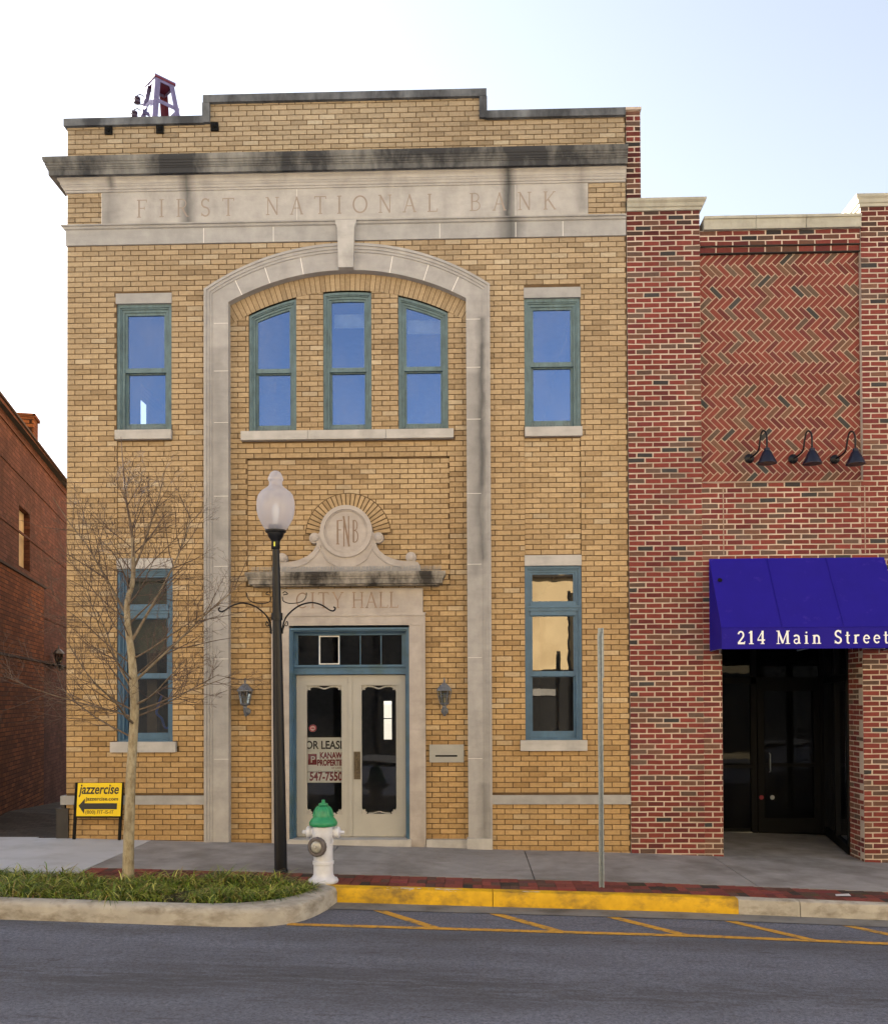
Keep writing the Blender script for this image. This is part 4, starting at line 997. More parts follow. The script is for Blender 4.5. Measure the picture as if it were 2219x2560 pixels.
def capm(name, x0, x1, z0, l, r_):
    return moulding(name, [(.0, z0), (-.03, z0+.005), (-.032, z0+.04), (-.05, z0+.05), (-.06, z0+.09), (-.085, z0+.115), (-.09, z0+.145), (.3, z0+.16)], x0, x1, CAPM, red, l, r_, yb=0, back=.65)
capm('stone_cap', RX0+.002, 3.06, 8.31, False, True); capm('stone_cap', 5.20, RX1, 8.31, True, False)
for a, b in ((3.12, 3.80), (3.806, 4.46), (4.466, 5.185)):
    c = MB(); c.prism([(a, 8.035), (b, 8.035), (b, 8.18), (a, 8.18)], -.05, .42); c.prism([(a, 8.17), (b, 8.17), (b, 8.205), (a, 8.205)], -.07, .44); c.build('parapet_cap', CAPM, red)
jt = MB()
for x in (3.35, 5.205): jt.box(x-.007, x+.007, -.0135, .0, 3.70, 4.60)
jt.box(3.08, 5.18, -.02, .05, 4.655, 4.672)
jt.build('expansion_joint', M('tan_sealant', (.33, .25, .2), .9), red)
dl = MB(); dl.box(3.08, 5.185, -.008, .03, 7.824, 7.836); dl.box(3.08, 5.185, .0, .05, 7.732, 7.742); dl.build('ledge_shadow_line', M('ledge_shadow_dark', (.03, .025, .022), .95), red)  # dark strips that paint in the shadow lines of the brick ledges
# entrance: dark aluminium storefront round the recess
FY = 2.5
sf_ = MB()
sf_.box(OP0-.1, OP1+.6, .13, 2.9, OPZ, OPZ+.03)
def bar(x0, x1, z0, z1, y=FY, d=.06): sf_.box(x0, x1, y-d/2, y+d/2, z0, z1)
zf = -.36
bar(3.3, 4.40, zf+.0, zf+.09); 
for x in (3.3, 4.42, 5.50): bar(x, x+.09, zf, OPZ)
bar(3.39, 5.5, 2.02, 2.12); bar(3.39, 5.5, 2.66, 2.749); bar(3.39, 4.42, .68, .74)
# door leaf frame inside the storefront
bar(4.52, 4.62, zf+.02, 2.02, FY-.02, .045); bar(5.4, 5.49, zf+.02, 2.02, FY-.02, .045); bar(4.62, 5.4, zf+.02, zf+.25, FY-.02, .045); bar(4.62, 5.4, 1.9, 2.02, FY-.02, .045); bar(4.62, 5.4, .70, .76, FY-.03, .03)
# angled right flank
fl = [(5.17, .48), (5.59, 2.5)]
def flank(t0, t1, z0, z1):
    a = Vector(fl[0]); b = Vector(fl[1]); p, q2 = a+(b-a)*t0, a+(b-a)*t1; n_ = Vector((-(b-a).y, (b-a).x)).normalized()*.03
    sf_.add([(p.x-n_.x, p.y-n_.y, z0), (q2.x-n_.x, q2.y-n_.y, z0), (q2.x-n_.x, q2.y-n_.y, z1), (p.x-n_.x, p.y-n_.y, z1), (p.x+n_.x, p.y+n_.y, z0), (q2.x+n_.x, q2.y+n_.y, z0), (q2.x+n_.x, q2.y+n_.y, z1), (p.x+n_.x, p.y+n_.y, z1)],
            [(0, 1, 2, 3), (7, 6, 5, 4), (0, 4, 5, 1), (3, 2, 6, 7), (0, 3, 7, 4), (1, 5, 6, 2)])
for t in (0, .47, .95): flank(t, t+.05, zf, OPZ)
flank(0, 1, zf, zf+.12); flank(0, 1, 2.02, 2.12); flank(0, 1, 2.66, OPZ)
sfo = sf_.build('storefront_frame', BLKM, red)
sg = MB(); sg.quad((3.35, FY, zf), (4.45, FY, zf), (4.45, FY, OPZ), (3.35, FY, OPZ)); sg.quad((4.5, FY, zf), (5.55, FY, zf), (5.55, FY, OPZ), (4.5, FY, OPZ))
sg.quad((fl[0][0]+.02, fl[0][1]+.05, zf), (fl[1][0], fl[1][1], zf), (fl[1][0], fl[1][1], OPZ), (fl[0][0]+.02, fl[0][1]+.05, OPZ)); sg.build('storefront_pane', G_STORE, sfo)
hd = MB(); hd.tube([(4.70, FY-.04, .62), (4.70, FY-.09, .64), (4.70, FY-.09, .90), (4.70, FY-.04, .92)], .01, 8); hd.build('door_pull', GALV, sfo)
kp = MB(); kp.box(3.33, 4.42, FY-.05, FY-.03, zf+.0, zf+.035); kp.build('kick_plate', ALU, sfo)
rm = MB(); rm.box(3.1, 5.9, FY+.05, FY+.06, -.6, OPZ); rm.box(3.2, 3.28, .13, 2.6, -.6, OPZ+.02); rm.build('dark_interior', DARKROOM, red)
for nm, x, c in (('door_decal', 4.57, lin(150, 50, 60)), ('door_decal', 4.74, lin(170, 175, 180))):
    d = MB(); d.lathe([(.036, 0), (.036, .001)], x, FY-.045, .22, 16, axis=(0, -1, 0)); d.build(nm, M('decal', c, .6), sfo)
# ---- awning
AWN = M('violet_blue_canvas', lin(28, 16, 132), .75, .05, 3, 200, .25, spec=.2, dirt=lin(66, 48, 150), dirt_s=7, dirt_lo=.62, dirt_hi=.85)
aw = thing('shop_awning', 'violet blue canvas awning lettered in white over the recessed entrance', 'awning', (4.3, -.02, 2.4))
ax0, ax1, ay = 3.155, 5.445, -.60; az0, az1, az2 = 2.42, 2.685, 3.645
c = MB(); N = 16
yw = -.016
for k in range(N):                                                   # canvas sags a little between the ribs
    for r_ in range(4):
        def pt(u, v):
            sag = .012*math.sin(math.pi*v)*abs(math.sin(math.pi*u*3))
            return (ax0+(ax1-ax0)*u, yw+(ay-yw)*v+sag, az2+(az1-az2)*v-sag)
        a = pt(k/N, r_/4); b = pt((k+1)/N, r_/4); d = pt((k+1)/N, (r_+1)/4); e = pt(k/N, (r_+1)/4); c.add([e, d, b, a], [(0, 1, 2, 3)])
c.add([(ax0, yw, az0), (ax0, ay, az0), (ax0, ay, az1), (ax0, yw, az2)], [(0, 1, 2, 3)]); c.add([(ax1, ay, az0), (ax1, yw, az0), (ax1, yw, az2), (ax1, ay, az1)], [(0, 1, 2, 3)])
co2 = c.build('canopy', AWN, aw); c = MB()
for x in (ax0+.76, ax0+1.53): c.tube([(x, yw-.006, az2+.002), (x, (yw+ay)/2-.002, (az1+az2)/2+.004), (x, ay-.006, az1+.002)], .0035, 5)
c.build('seam', AWN, co2)
v = MB(); v.prism([(ax0, az0), (ax1, az0), (ax1, az1), (ax0, az1)], ay-.004, ay+.004); v.tube([(ax0, ay-.004, az1), (ax1, ay-.004, az1)], .006, 6); v.tube([(ax0, ay, az0), (ax1, ay, az0)], .008, 6)
vo = v.build('valance', AWN, aw)
for x in (ax0+.015, (ax0+ax1)/2, ax1-.015): fm = MB(); fm.tube([(x, yw, az0), (x, ay+.03, az0+.01), (x, ay+.04, az1-.06), (x, yw-.01, az2-.10)], .009, 6); fm.build('awning_frame', GALV, aw)
wl = MB(); WY = ay-.0055; hh = .168
X2 = lambda px: (px-956)/1891*11.9
for s_, a, b in (('214', 1489, 1544), ('Main', 1566, 1655), ('Street', 1681, 1788)):
    word(wl, ROM, s_, X2(a), X2(b), 2.475, hh, WY)
wl.build('lettering', M('white_lettering', (.8, .8, .82), .6, .02), vo)
kn = MB(); kn.lathe([(.03, 0), (.03, .01), (.02, .014)], ax0+.09, -.208, 3.335, 16, axis=(0, -.8, .5)); kn.build('grommet', BLKM, aw)
# ---- gooseneck lamps
NAVY = M('navy_enamel', lin(10, 14, 36), .4, .05); 
def goose(X, Z, label):
    t = thing('gooseneck_lamp', label, 'wall lamp', (X, .05, Z), 'gooseneck lamps over the entrance')
    a = MB(); a.lathe([(.062, 0), (.062, .015), (.045, .03), (.02, .045)], X, .05, Z, 20, axis=(0, -1, 0)); a.build('wall_plate', BLACK, t, 40)
    P = cat([(X, .02, Z), (X+.035, -.10, Z+.02), (X+.055, -.18, Z+.06), (X+.06, -.23, Z+.18), (X+.07, -.27, Z+.265), (X+.09, -.32, Z+.265), (X+.10, -.37, Z+.19), (X+.10, -.38, Z+.02)], 5)
    n_ = MB(); n_.tube(P, .012, 8); n_.build('neck', BLACK, t, 60)
    s_ = MB(); s_.lathe([(.122, -.115), (.122, -.107), (.05, .045), (.036, .055), (.034, .085), (.018, .095)], X+.10, -.38, Z-.06, 28); s_.build('shade', NAVY, t, 35)
    return t
g0 = goose(3.715, 4.99, 'dark gooseneck lamp on the herringbone brick, farthest from the right pier')
dup(g0, (4.29, .05, 4.978), 'dark gooseneck lamp on the herringbone brick, middle one of three'); dup(g0, (4.84, .05, 4.966), 'dark gooseneck lamp on the herringbone brick, next to the right brick pier')

# ------------------------------------------------------------------ red building across the alley on the left
lf = thing('painted_brick_building', 'red painted brick building across the alley with a blocked narrow window', 'building', (-8, 0, -.1))
wd = Vector((-.2471, .969)); W0 = Vector((-6.79, 0))
Hh = 6.47
def WP(s, off=0): n_ = Vector((wd.y, -wd.x)); p = W0+wd*s+n_*off; return (p.x, p.y)
def s_of(d): return (d-12.5)/wd.y
REDP = brick_uv('red_painted_brick', lin(130, 88, 76), lin(102, 66, 60), lin(76, 56, 52), ms=.009)
BRN = brick_uv('brown_bare_brick', lin(168, 104, 62), lin(116, 68, 44), lin(54, 38, 28), ms=.014)
w_ = MB(); wa, wb = 2.87, 3.72; 
uvwall(w_, WP(0), WP(22), -1.6, Hh, 0, (wa, wb, 4.05, 5.06))
def bx(s0, s1, z0, z1, o0, o1, mb, m=0):
    P = [WP(s0, o0), WP(s0, o1), WP(s1, o1), WP(s1, o0)]
    v = [(*p, z0) for p in P]+[(*p, z1) for p in P]
    fs = [(3, 2, 1, 0), (4, 5, 6, 7), (0, 1, 5, 4), (1, 2, 6, 5), (2, 3, 7, 6), (3, 0, 4, 7)]
    def uv(f):
        L = []
        for i_2 in f:
            p = v[i_2]; L.append(((p[0]-W0.x)*wd.x+(p[1]-W0.y)*wd.y+(p[0]-W0.x)*.3, p[2]))
        return L
    mb.add(v, fs, m, (1, 1, 1), [uv(f) for f in fs])
for z in (3.35, 5.55, 4.6): bx(0, 22, z, z+.035, -.01, .012, w_)
bx(0, 22, Hh-.32, Hh-.28, -.01, .02, w_)
uvwall(w_, (-26, .0), (-6.79, 0), -1, Hh)
w_.build('brick_wall', REDP, lf)
bx(2.9, wb, 4.05, 5.06, -.12, -.10, mb := MB()); mb.build('blocked_window', M('cream_board', lin(206, 196, 178), .8), lf)
mb = MB(); bx(wb-.001, wb+.02, 4.05, 5.06, -.12, -.001, mb); bx(wa-.02, wa+.001, 4.05, 5.06, -.12, -.001, mb); bx(wa, wb, 5.06, 5.08, -.12, -.001, mb); mb.build('window_reveal', REDP, lf)
mb = MB(); se = 4.80; bx(0, se, -1, 3.90, -.2, .035, mb); mb.build('lower_wall', BRN, lf)
mb = MB(); bx(0, se+.2, 3.90, 3.94, -.2, .055, mb); bx(0, 9, 2.50, 2.54, -.02, .05, mb); mb.build('ledge', M('dark_ledge', (.06, .035, .03), .9), lf)
mb = MB(); bx(-.05, 22, Hh, Hh+.035, -.35, .03, mb); mb.build('coping', M('dark_coping', (.08, .055, .05), .9), lf)
mb = MB(); bx(4.0, 4.40, Hh+.05, 6.86, -.5, .0, mb); bx(3.98, 4.43, 6.86, 6.92, -.53, .03, mb); mb.build('chimney', BRN, lf)
mb = MB(); mb.add([(-6.72, .01, 6.3), (-26, .01, 6.3), (-26, 21, 6.3), (-11.9, 21, 6.3)], [(0, 1, 2, 3)]); mb.add([(-26, 21, -1), (-11.9, 21, -1), (-11.9, 21, 6.4), (-26, 21, 6.4)], [(0, 1, 2, 3)]); mb.build('roof', M('dark_roof', (.06, .06, .06), .9), lf)
lx, ly = WP(5.85, .0)
l3 = lantern(lx+.17, ly+.0, 2.52, 1.0, 'small dark lantern on the red wall across the alley')
# ------------------------------------------------------------------ building across the street (behind the camera; the windows mirror it)
op = thing('shop_building', 'tan stucco shop building with a dark storefront across the street', 'building', (0, -19, -.4))
ob = MB(); ob.box(-40, 40, -30, -19, -1.6, 10.3); ob.build('stucco_wall', M('tan_stucco', lin(228, 204, 160), .9, .1, .8, dirt=lin(176, 146, 104), dirt_s=.5, dirt_lo=.5, dirt_hi=.8), op)
ob = MB(); ob.box(-14.5, -1.2, -18.99, -18.95, -.3, 6.3); ob.box(-1.0, 20, -18.99, -18.95, -.3, 2.75); ob.build('storefront', M('dark_shopfront', (.03, .03, .03), .3), op)  # unseen shopfront, its left part raised to keep the mirrored panes dark
ob = MB(); ob.box(-40.1, 40.1, -30, -18.8, 10.3, 10.5); ob.box(-14, 30, -18.99, -18.85, 5.9, 5.98); ob.build('trim', M('dark_trim', (.05, .04, .03), .8), op)
ob = MB(); ob.box(1.6, 2.9, -18.94, -18.9, 1.9, 2.12); ob.box(3.5, 6.5, -18.94, -18.9, 1.55, 2.0); ob.box(3.6, 5.8, -18.94, -18.9, .8, .95); ob.box(-10, -7.5, -18.94, -18.9, 1.2, 2.3); ob.build('mirrored_panel', M('pale_panel_far', (.30, .29, .27), .7), op)  # unseen pale panels added to give the window reflections structure
ob = MB(); ob.box(3.25, 3.32, -18.94, -18.86, -.4, 5.4); ob.box(-6.2, -6.05, -18.94, -18.86, -.4, 6.2); ob.box(-3.4, -3.3, -18.94, -18.86, -.4, 6.2); ob.box(5.2, 5.3, -18.98, -18.9, 2.75, 10); ob.build('mirrored_bar', BLKM, op)  # unseen dark uprights added to show up in the window reflections
for x in (8, 12, -9, -5):
    wi = MB(); wi.box(x, x+1.3, -18.99, -18.96, 6.3, 8.0); wi.build('window', M('far_glass', (.02, .03, .05), .1), op)
sheet(far := MB(), -60, 60, -19, -16, -.01, 0, .15); tag(far.build('far_sidewalk', CONC), kind='structure')

# ------------------------------------------------------------------ street lamp
GX, GY = -2.155, -2.0; gz = zs(GX)
lp = thing('street_lamp', 'black street lamp with frosted acorn globe in front of the bank doors', 'street lamp', (GX, GY, gz))
SC = 1844/1.0
lx_ = -.052                                                          # the post leans slightly to the left
topz = 3.69
def LX(z): return GX+lx_*(z-gz)/(topz-gz)
po = MB(); prof = [(gz, .072), (gz+.02, .072), (gz+.9, .067), (2.0, .058), (3.0, .047), (3.42, .040), (3.50, .039)]
po.tube([(LX(z), GY, z) for z, r_ in prof], [r_ for z, r_ in prof], 20)
po.lathe([(.08, 0), (.08, .02), (.07, .04)], GX, GY, gz, 20); po.tube([(LX(2.72), GY, 2.70), (LX(2.72), GY, 2.78)], .064, 20)
po.build('post', BLACK, lp, 40)
tx = LX(3.7)
ft = MB(); ft.lathe([(.040, 3.50), (.048, 3.51), (.048, 3.585), (.052, 3.60), (.085, 3.645), (.095, 3.69), (.115, 3.695), (.118, 3.705), (.118, 3.718), (.08, 3.722)], tx, GY, 0, 28); ft.lathe([(.08, 3.70), (.075, 3.78), (.03, 3.79)], tx, GY, 0, 16)
ft.build('globe_fitter', BLACK, lp, 40)
gm, nt, p = base('frosted_acrylic'); out_n = nt.nodes['Material Output']
tr = nt.nodes.new('ShaderNodeBsdfTranslucent'); tr.inputs[0].default_value = (.92, .92, .98, 1); df_ = nt.nodes.new('ShaderNodeBsdfDiffuse'); df_.inputs[0].default_value = (.72, .72, .80, 1)
tn = nt.nodes.new('ShaderNodeBsdfTransparent'); tn.inputs[0].default_value = (.9, .9, .92, 1); gl_ = nt.nodes.new('ShaderNodeBsdfGlossy'); gl_.inputs['Roughness'].default_value = .25
def mxs(f, a, b):
    x = nt.nodes.new('ShaderNodeMixShader'); x.inputs[0].default_value = f; nt.links.new(a.outputs[0], x.inputs[1]); nt.links.new(b.outputs[0], x.inputs[2]); return x
fin = mxs(.02, mxs(.52, mxs(.35, tr, df_), tn), gl_); nt.links.new(fin.outputs[0], out_n.inputs[0])
gb = MB(); GP = [(.112, 3.715), (.135, 3.75), (.165, 3.80), (.195, 3.86), (.211, 3.93), (.214, 4.0), (.21, 4.06), (.195, 4.115), (.165, 4.155), (.125, 4.185), (.09, 4.21), (.074, 4.235), (.073, 4.262), (.078, 4.28), (.086, 4.288), (.087, 4.305), (.079, 4.325), (.068, 4.35), (.055, 4.375), (.03, 4.39), (.005, 4.394)]
gb.lathe(GP, tx, GY, 0, 48, flute=.012); gb.build('globe', gm, lp, 50)
bl = MB(); bl.lathe([(.03, 3.79), (.03, 3.84), (.045, 3.9), (.048, 3.95), (.03, 4.0), (.005, 4.02)], tx, GY, 0, 16); bl.build('bulb', M('milky_bulb', (.75, .75, .73), .3), lp, 50)
tg_ = MB(); tg_.box(tx-.012, tx+.004, GY-.051, GY-.047, 3.53, 3.58); tg_.build('tag', M('yellow_tag', lin(220, 220, 90), .6), lp)
for sg in (-1, 1):
    ar = MB(); k_ = .0020
    def pz(px, py): return (LX(2.9)+sg*(1562-px)*k_, GY, 2.745+(1400-py)*k_)
    ar.tube(cat([pz(1530, 1500), pz(1528, 1460), pz(1505, 1400), pz(1440, 1345), pz(1370, 1325), pz(1310, 1338), pz(1262, 1368), pz(1240, 1372), pz(1230, 1358), pz(1240, 1350)], 6), .0095, 6)
    ar.tube(cat([pz(1530, 1290), pz(1524, 1315), pz(1490, 1328), pz(1440, 1325), pz(1410, 1312), pz(1395, 1290), pz(1393, 1268)], 5), .0055, 5)
    ar.tube(cat([pz(1530, 1490), pz(1522, 1462), pz(1505, 1430), pz(1500, 1448), pz(1508, 1456), pz(1516, 1450)], 5), .006, 5)
    ar.tube(cat([pz(1525, 1280), pz(1500, 1275), pz(1515, 1262), pz(1528, 1270)], 5), .0055, 5)
    ar.build('banner_arm', BLACK, lp, 60)

# ------------------------------------------------------------------ fire hydrant
HX, HY = -1.60, -2.47; hz = zs(HX)
hy = thing('fire_hydrant', 'white fire hydrant with green bonnet standing at the yellow kerb', 'fire hydrant', (HX, HY, hz))
HW = M('chalky_white_paint', (.58, .60, .68), .45, .09, 9, 60, .3, dirt=(.36, .34, .32), dirt_s=12, dirt_lo=.6, dirt_hi=.78); HG = M('green_gloss_paint', lin(44, 134, 92), .35, .12, 10, 50, .3, dirt=lin(90, 160, 120), dirt_s=10, dirt_lo=.62, dirt_hi=.8)
HGR = M('worn_iron', (.12, .105, .11), .5, .3, 22, 60, .5, metal=.4); RUST = M('rust', (.12, .06, .04), .9, .3, 30)
b = MB(); b.lathe([(.155, -.02), (.160, .0), (.162, .018), (.155, .03), (.125, .05), (.108, .075), (.104, .10), (.103, .185), (.112, .19), (.114, .21), (.112, .225), (.103, .23), (.102, .42), (.103, .45), (.112, .47), (.118, .50), (.120, .555), (.112, .59), (.118, .60), (.118, .615)], HX, HY, hz, 36); b.build('barrel', HW, hy, 35)
for k in range(8):
    a = 2*math.pi*(k+.4)/8; bb = MB(); bb.lathe([(.012, 0), (.012, .012), (.006, .016)], HX+.138*math.cos(a), HY+.138*math.sin(a), hz+.028, 6); bb.build('flange_bolt', HW, hy)
b = MB(); b.lathe([(.12, .597), (.140, .60), (.149, .612), (.152, .632), (.150, .642), (.145, .648), (.140, .66), (.126, .678), (.112, .69), (.106, .70), (.100, .72), (.093, .76), (.078, .79), (.055, .808), (.03, .815)], HX, HY, hz, 40); bo = b.build('bonnet', HG, hy, 35)
for k in range(8):
    a = 2*math.pi*k/8; rb = MB(); rb.tube([(HX+r_*math.cos(a), HY+r_*math.sin(a), hz+h) for r_, h in ((.112, .70), (.101, .73), (.093, .765), (.075, .795), (.05, .812))], .008, 6); rb.build('rib', HG, bo, 60)
b = MB(); b.lathe([(.03, .812), (.05, .82), (.052, .828), (.05, .84), (.03, .846), (.024, .85)], HX, HY, hz, 24); b.lathe([(.02, .84), (.02, .875), (.012, .88)], HX, HY, hz, 5); b.build('operating_nut', HG, bo, 35)
ang = R(8)
for sg in (-1, 1):
    ax_ = (sg*math.cos(ang), -sg*math.sin(ang)*.6, 0); c = MB()
    c.lathe([(.055, .08), (.055, .125), (.06, .128), (.062, .135)], HX, HY, hz+.53, 24, axis=ax_); c.build('nozzle', HW, hy, 35)
    c = MB(); c.lathe([(.064, .137), (.064, .17), (.055, .18), (.035, .185)], HX, HY, hz+.53, 16, axis=ax_, flute=.03); c.lathe([(.024, .183), (.02, .225), (.01, .232)], HX, HY, hz+.53, 5, axis=ax_); c.build('nozzle_cap', HW, hy, 35)
pax = Vector((-.30, -1, 0)).normalized(); c = MB()
c.lathe([(.07, .05), (.075, .13)], HX, HY, hz+.395, 28, axis=pax); c.build('pumper_neck', HW, hy, 35)
c = MB(); c.lathe([(.085, .125), (.104, .13), (.107, .145), (.104, .168), (.092, .178), (.070, .178), (.066, .160)], HX, HY, hz+.395, 32, axis=pax, flute=.025)
co_ = c.build('pumper_cap', HGR, hy, 35); c = MB(); c.lathe([(.0655, .158), (.062, .176), (.05, .186), (.03, .188)], HX, HY, hz+.395, 28, axis=pax); c.lathe([(.02, .178), (.018, .205), (.01, .21)], HX, HY, hz+.395, 5, axis=pax)
c.build('cap_face', M('pale_worn_iron', (.36, .35, .33), .45, .25, 25, metal=.4), co_, 35)
c = MB(); P0 = Vector((HX-.135, HY-.02, hz+.47)); 
for k in range(15):
    t = k/14; p = Vector((HX-.14+.045*math.sin(t*3.1)-.0*t+.05*t, HY-.06-.05*t, hz+.455-.17*math.sin(t*2.0)))
    a = [p+Vector((0, 0, .010)), p+Vector((.006, .003, 0)), p-Vector((0, 0, .010)), p-Vector((.006, .003, 0)), p+Vector((0, 0, .010))]
    c.tube(a, .003, 5)
c.build('chain', HW, hy, 60)
c = MB(); c.tube([(HX+.10, HY-.06, hz+.47), (HX+.12, HY-.09, hz+.45), (HX+.115, HY-.1, hz+.42), (HX+.09, HY-.09, hz+.40)], .006, 6); c.build('chain_hook', HW, hy, 60)

# ------------------------------------------------------------------ bare sign post
PX, PY = 1.385, -2.36; pz0 = zs(PX)
sp_ = thing('sign_post', 'bare galvanised steel sign post standing in the brick strip by the yellow kerb', 'post', (PX, PY, pz0))
b = MB()
def uch(mb, xa, xb, z0, z1, w_, y):
    mb.box(xa-w_*.18, xa+w_*.18, y, y+.004, z0, z1); 
    for s_ in (-1, 1):
        mb.add([(xa+s_*w_*.18, y, z0), (xa+s_*w_*.3, y-.022, z0), (xa+s_*w_*.3, y-.022, z1), (xa+s_*w_*.18, y, z1)], [(0, 1, 2, 3) if s_ > 0 else (3, 2, 1, 0)])
        mb.box(min(xa+s_*w_*.3, xa+s_*w_*.5), max(xa+s_*w_*.3, xa+s_*w_*.5), y-.026, y-.0221, z0, z1)
uch(b, PX, PX, pz0, 2.50, .055, PY+.01); b.build('lower_rail', GALV, sp_)
b = MB(); uch(b, PX+.012, PX, 2.02, 2.56, .062, PY+.028); b.build('upper_rail', GALV, sp_)
b = MB()
for z in (2.1, 2.3, 2.46): b.lathe([(.009, 0), (.009, .01), (.005, .014)], PX, PY+.01, z, 6, axis=(0, -1, 0))
b.build('bolt', GALV, sp_)

# ------------------------------------------------------------------ yellow direction sign
sg_ = thing('direction_sign', 'yellow arrow yard sign on black posts against the bank wall beside the tree', 'sign', (-5.08, -.1, -.06))
sy = -.10; sh = .052
def shx(x, z): return x+(z+.06)*sh
P4 = lambda x0, x1, z0, z1: [(shx(x0, z0), z0), (shx(x1, z0), z0), (shx(x1, z1), z1), (shx(x0, z1), z1)]
for x in (-5.335, -4.72):
    b = MB(); b.prism(P4(x-.018, x+.018, -.07, .70), sy-.0, sy+.03); b.build('post', BLKM, sg_)
b = MB(); b.prism(P4(-5.315, -4.705, .232, .252), sy-.012, sy+.02); b.build('bottom_rail', BLKM, sg_)
b = MB(); b.prism(P4(-5.31, -4.715, .252, .695), sy-.014, sy-.004); pn = b.build('sign_panel', M('yellow_panel', lin(230, 198, 22), .5, .03, 3), sg_)
BK = M('sign_black', (.025, .025, .022), .6)
def tleft(body, size, x, z, sx, shear=0, bold=0): text('lettering', body, size, shx(x, z), sy-.0155, z, BK, pn, sx, shear, 'LEFT', bold, lean=sh)
tleft('jazzercise', .185, -5.285, .552, .74, .18, .0035)
tleft('jazzercise.com', .068, -5.19, .462, 1.1, 0, .0012)
tleft('(800) FIT-IS-IT', .066, -5.19, .285, .98)
b = MB(); A_ = [(-5.285, .392), (-5.205, .285), (-5.205, .345), (-4.765, .345), (-4.765, .425), (-5.205, .425), (-5.20, .49)]
b.prism([(shx(x, z), z) for x, z in A_], sy-.017, sy-.014); b.build('arrow', BK, pn)

# ------------------------------------------------------------------ bare young tree
TX, TY = -3.657, -2.65; tz = zs(TX)-.03
tree = thing('bare_tree', 'young leafless street tree with pale trunk in the grass bed by the kerb', 'tree', (TX, TY, tz))
def barkm():
    m, nt, p = base('bark'); at = nt.nodes.new('ShaderNodeAttribute'); at.attribute_name = 'Col'
    o = mix(nt, ramp(nt, noise(nt, 14, 6, .7, stretch=(1.6, 1.6, .6)), .38, .66, 0, 1), at.outputs['Color'], (.50, .44, .36), 'MULTIPLY')
    nt.links.new(o, p.inputs['Base Color']); p.inputs['Roughness'].default_value = .85; bump(nt, p, noise(nt, 45, 4, stretch=(2, 2, .6)), .7, .006); return m
BARK = barkm()
def tcol(r_):
    t = max(0, min(1, (r_-.006)/.03)); a = (.115, .078, .06); b = (.36, .31, .21)
    return tuple(a[i]+(b[i]-a[i])*t for i in range(3))
tr_ = MB(); rt = random.Random(21)
spine = [(TX, TY, tz-.05), (TX+.005, TY, tz+.02), (TX+.008, TY, tz+.25), (TX+.02, TY, tz+.7), (TX+.035, TY, 1.0), (TX+.055, TY+.01, 1.4), (TX+.075, TY, 1.75), (TX+.06, TY, 2.05), (TX+.03, TY+.01, 2.35), (TX+.0, TY, 2.6), (TX-.005, TY, 2.85), (TX+.05, TY, 3.05), (TX+.06, TY, 3.3), (TX+.035, TY+.02, 3.6), (TX-.02, TY, 3.95), (TX-.05, TY, 4.3), (TX-.075, TY, 4.62)]
rads = [.085, .066, .058, .054, .051, .047, .046, .045, .038, .033, .03, .026, .022, .016, .010, .006, .003]
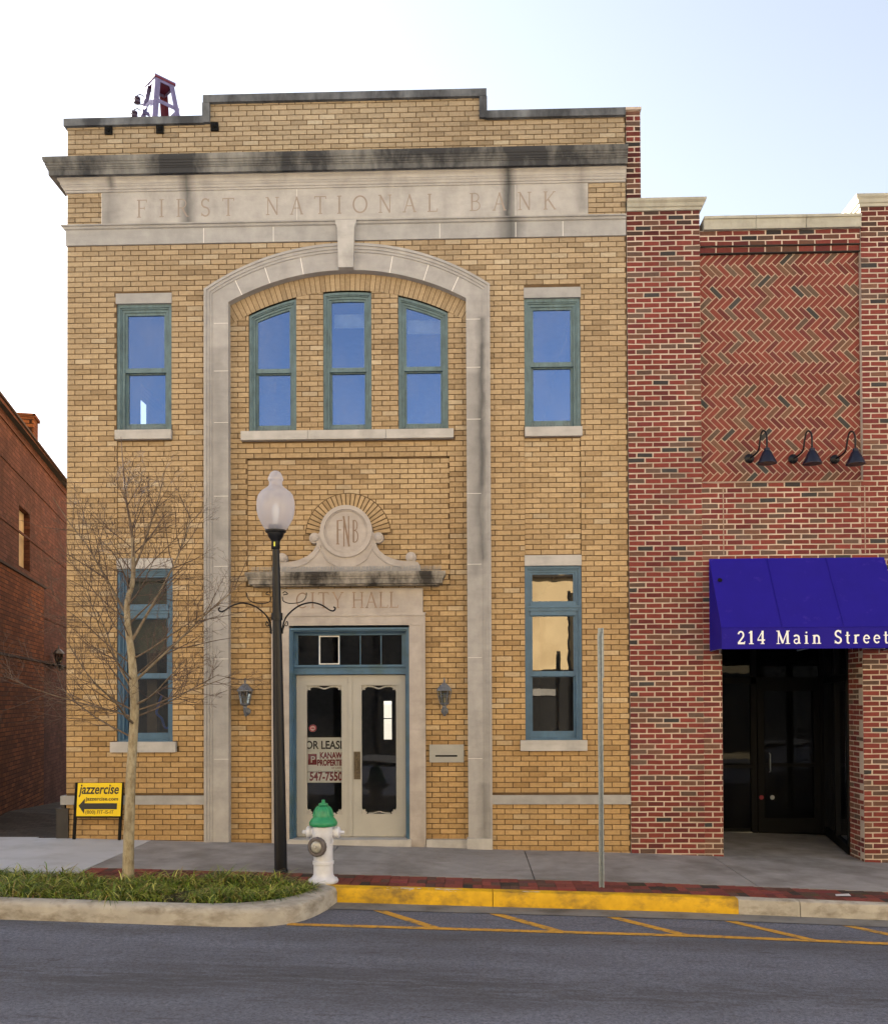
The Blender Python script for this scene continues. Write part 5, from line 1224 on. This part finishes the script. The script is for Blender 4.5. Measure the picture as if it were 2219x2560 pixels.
# trunk in short differently tinted rings
sp2 = cat([tuple(p) for p in spine], 5); rd2 = []
for k in range(len(rads)-1):
    for j in range(5): rd2.append(rads[k]+(rads[k+1]-rads[k])*j/5)
rd2.append(rads[-1])
def taper(mb, pts, rad, n):
    for k in range(len(pts)-1): pass
    mb.tube(pts, rad, n, 0, tcol(sum(rad)/len(rad)))
tk = MB()
for s_ in range(0, len(sp2)-1, 8):
    e = min(s_+9, len(sp2)); mr = sum(rd2[s_:e])/len(rd2[s_:e]); tk.tube(sp2[s_:e], rd2[s_:e], 14, 0, tcol(mr), cap=False)
tk.build('trunk', BARK, tree, 80)
cr = MB(); cnt = [0]
def branch(p, d, L, r_, depth):
    n = 5 if depth < 2 else 3; P = [p.copy()]; RR = [r_]; dirs = []
    seg = L/n; d = d.normalized(); zig = 1
    for k in range(n):
        j = Vector((rt.gauss(0, .09), rt.gauss(0, .09), rt.gauss(0, .07))); up = .05 if depth < 2 else .015
        d = (d+j+Vector((0, 0, up))).normalized(); p = p+d*seg; P.append(p.copy()); RR.append(max(.0011, r_*(1-(k+1)/n*.8))); dirs.append(d.copy())
    cr.tube(P, RR, 6 if depth == 0 else (4 if depth == 1 else 3), 0, tcol(r_), cap=False); cnt[0] += 1
    if depth >= 3 or L < .10: return
    nc = {0: rt.randint(8, 11), 1: rt.randint(4, 6), 2: rt.randint(2, 3)}[depth]
    for c in range(nc):
        t = rt.uniform(.18, .98); k = min(n-1, int(t*n)); q0 = P[k].lerp(P[k+1], t*n-k); dd = dirs[k]
        side = dd.cross(Vector((rt.gauss(0, 1), rt.gauss(0, 1), rt.gauss(0, 1)))).normalized()
        nd = (dd*math.cos(R(42))+side*math.sin(R(42))).normalized()
        branch(q0, nd, L*rt.uniform(.32, .55)*(1.15-t*.4), max(.0014, r_*.5*(1-t*.5)), depth+1)
def at_z(z):
    for k in range(len(sp2)-1):
        if sp2[k].z <= z <= sp2[k+1].z: return sp2[k].copy()
    return sp2[-1].copy()
az = 0
for k in range(28):
    z = 1.45+(k/28)**1.05*2.75+rt.uniform(-.05, .05); az += R(137.5)+rt.uniform(-.4, .4); t = (z-1.45)/2.75
    L = 1.22*(1-t)**.75*rt.uniform(.75, 1.1)+.26; el = R(18+38*t+rt.uniform(-8, 14))
    d = Vector((math.cos(az)*math.cos(el), math.sin(az)*math.cos(el)*.85, math.sin(el)))
    branch(at_z(z), d, L, .0125*(1-t*.62)*rt.uniform(.8, 1.25), 0)
for (z, ex_, el, L, r_) in ((2.0, 1, 40, 1.6, .017), (1.9, -1, 46, 1.35, .014), (2.45, 1, 62, 1.6, .018), (2.75, -1, 62, 1.45, .015), (3.2, 1, 60, 1.1, .013), (1.7, 1, 14, 1.2, .011), (1.65, -1, 14, 1.0, .010), (1.75, -1, 24, 1.35, .011)):
    branch(at_z(z), Vector((ex_*math.cos(R(el)), .1, math.sin(R(el)))), L, r_, 0)
cr.build('crown', BARK, tree, 80)
print('branches', cnt[0], 'grass faces', len(gr.F), 'wall faces', len(bw_.F), len(rw.F))

ps = MB(); X, Y = 3.86, -2.40; z = zs(X)+.006; ps.add([(X, Y, z), (X+.15, Y-.03, z+.006), (X+.16, Y+.06, z+.012), (X+.02, Y+.07, z+.004)], [(0, 1, 2, 3)]); ps.add([(X, Y, z-.002), (X+.15, Y-.03, z+.004), (X+.16, Y+.06, z+.010), (X+.02, Y+.07, z+.002)], [(3, 2, 1, 0)])
tag(ps.build('paper_scrap', M('pale_paper', (.5, .48, .5), .8)), 'pale scrap of paper lying on the brick strip in front of the shop entrance', 'litter')
# drop the working property
for o in bpy.data.objects:
    if '_w' in o.keys(): del o['_w']
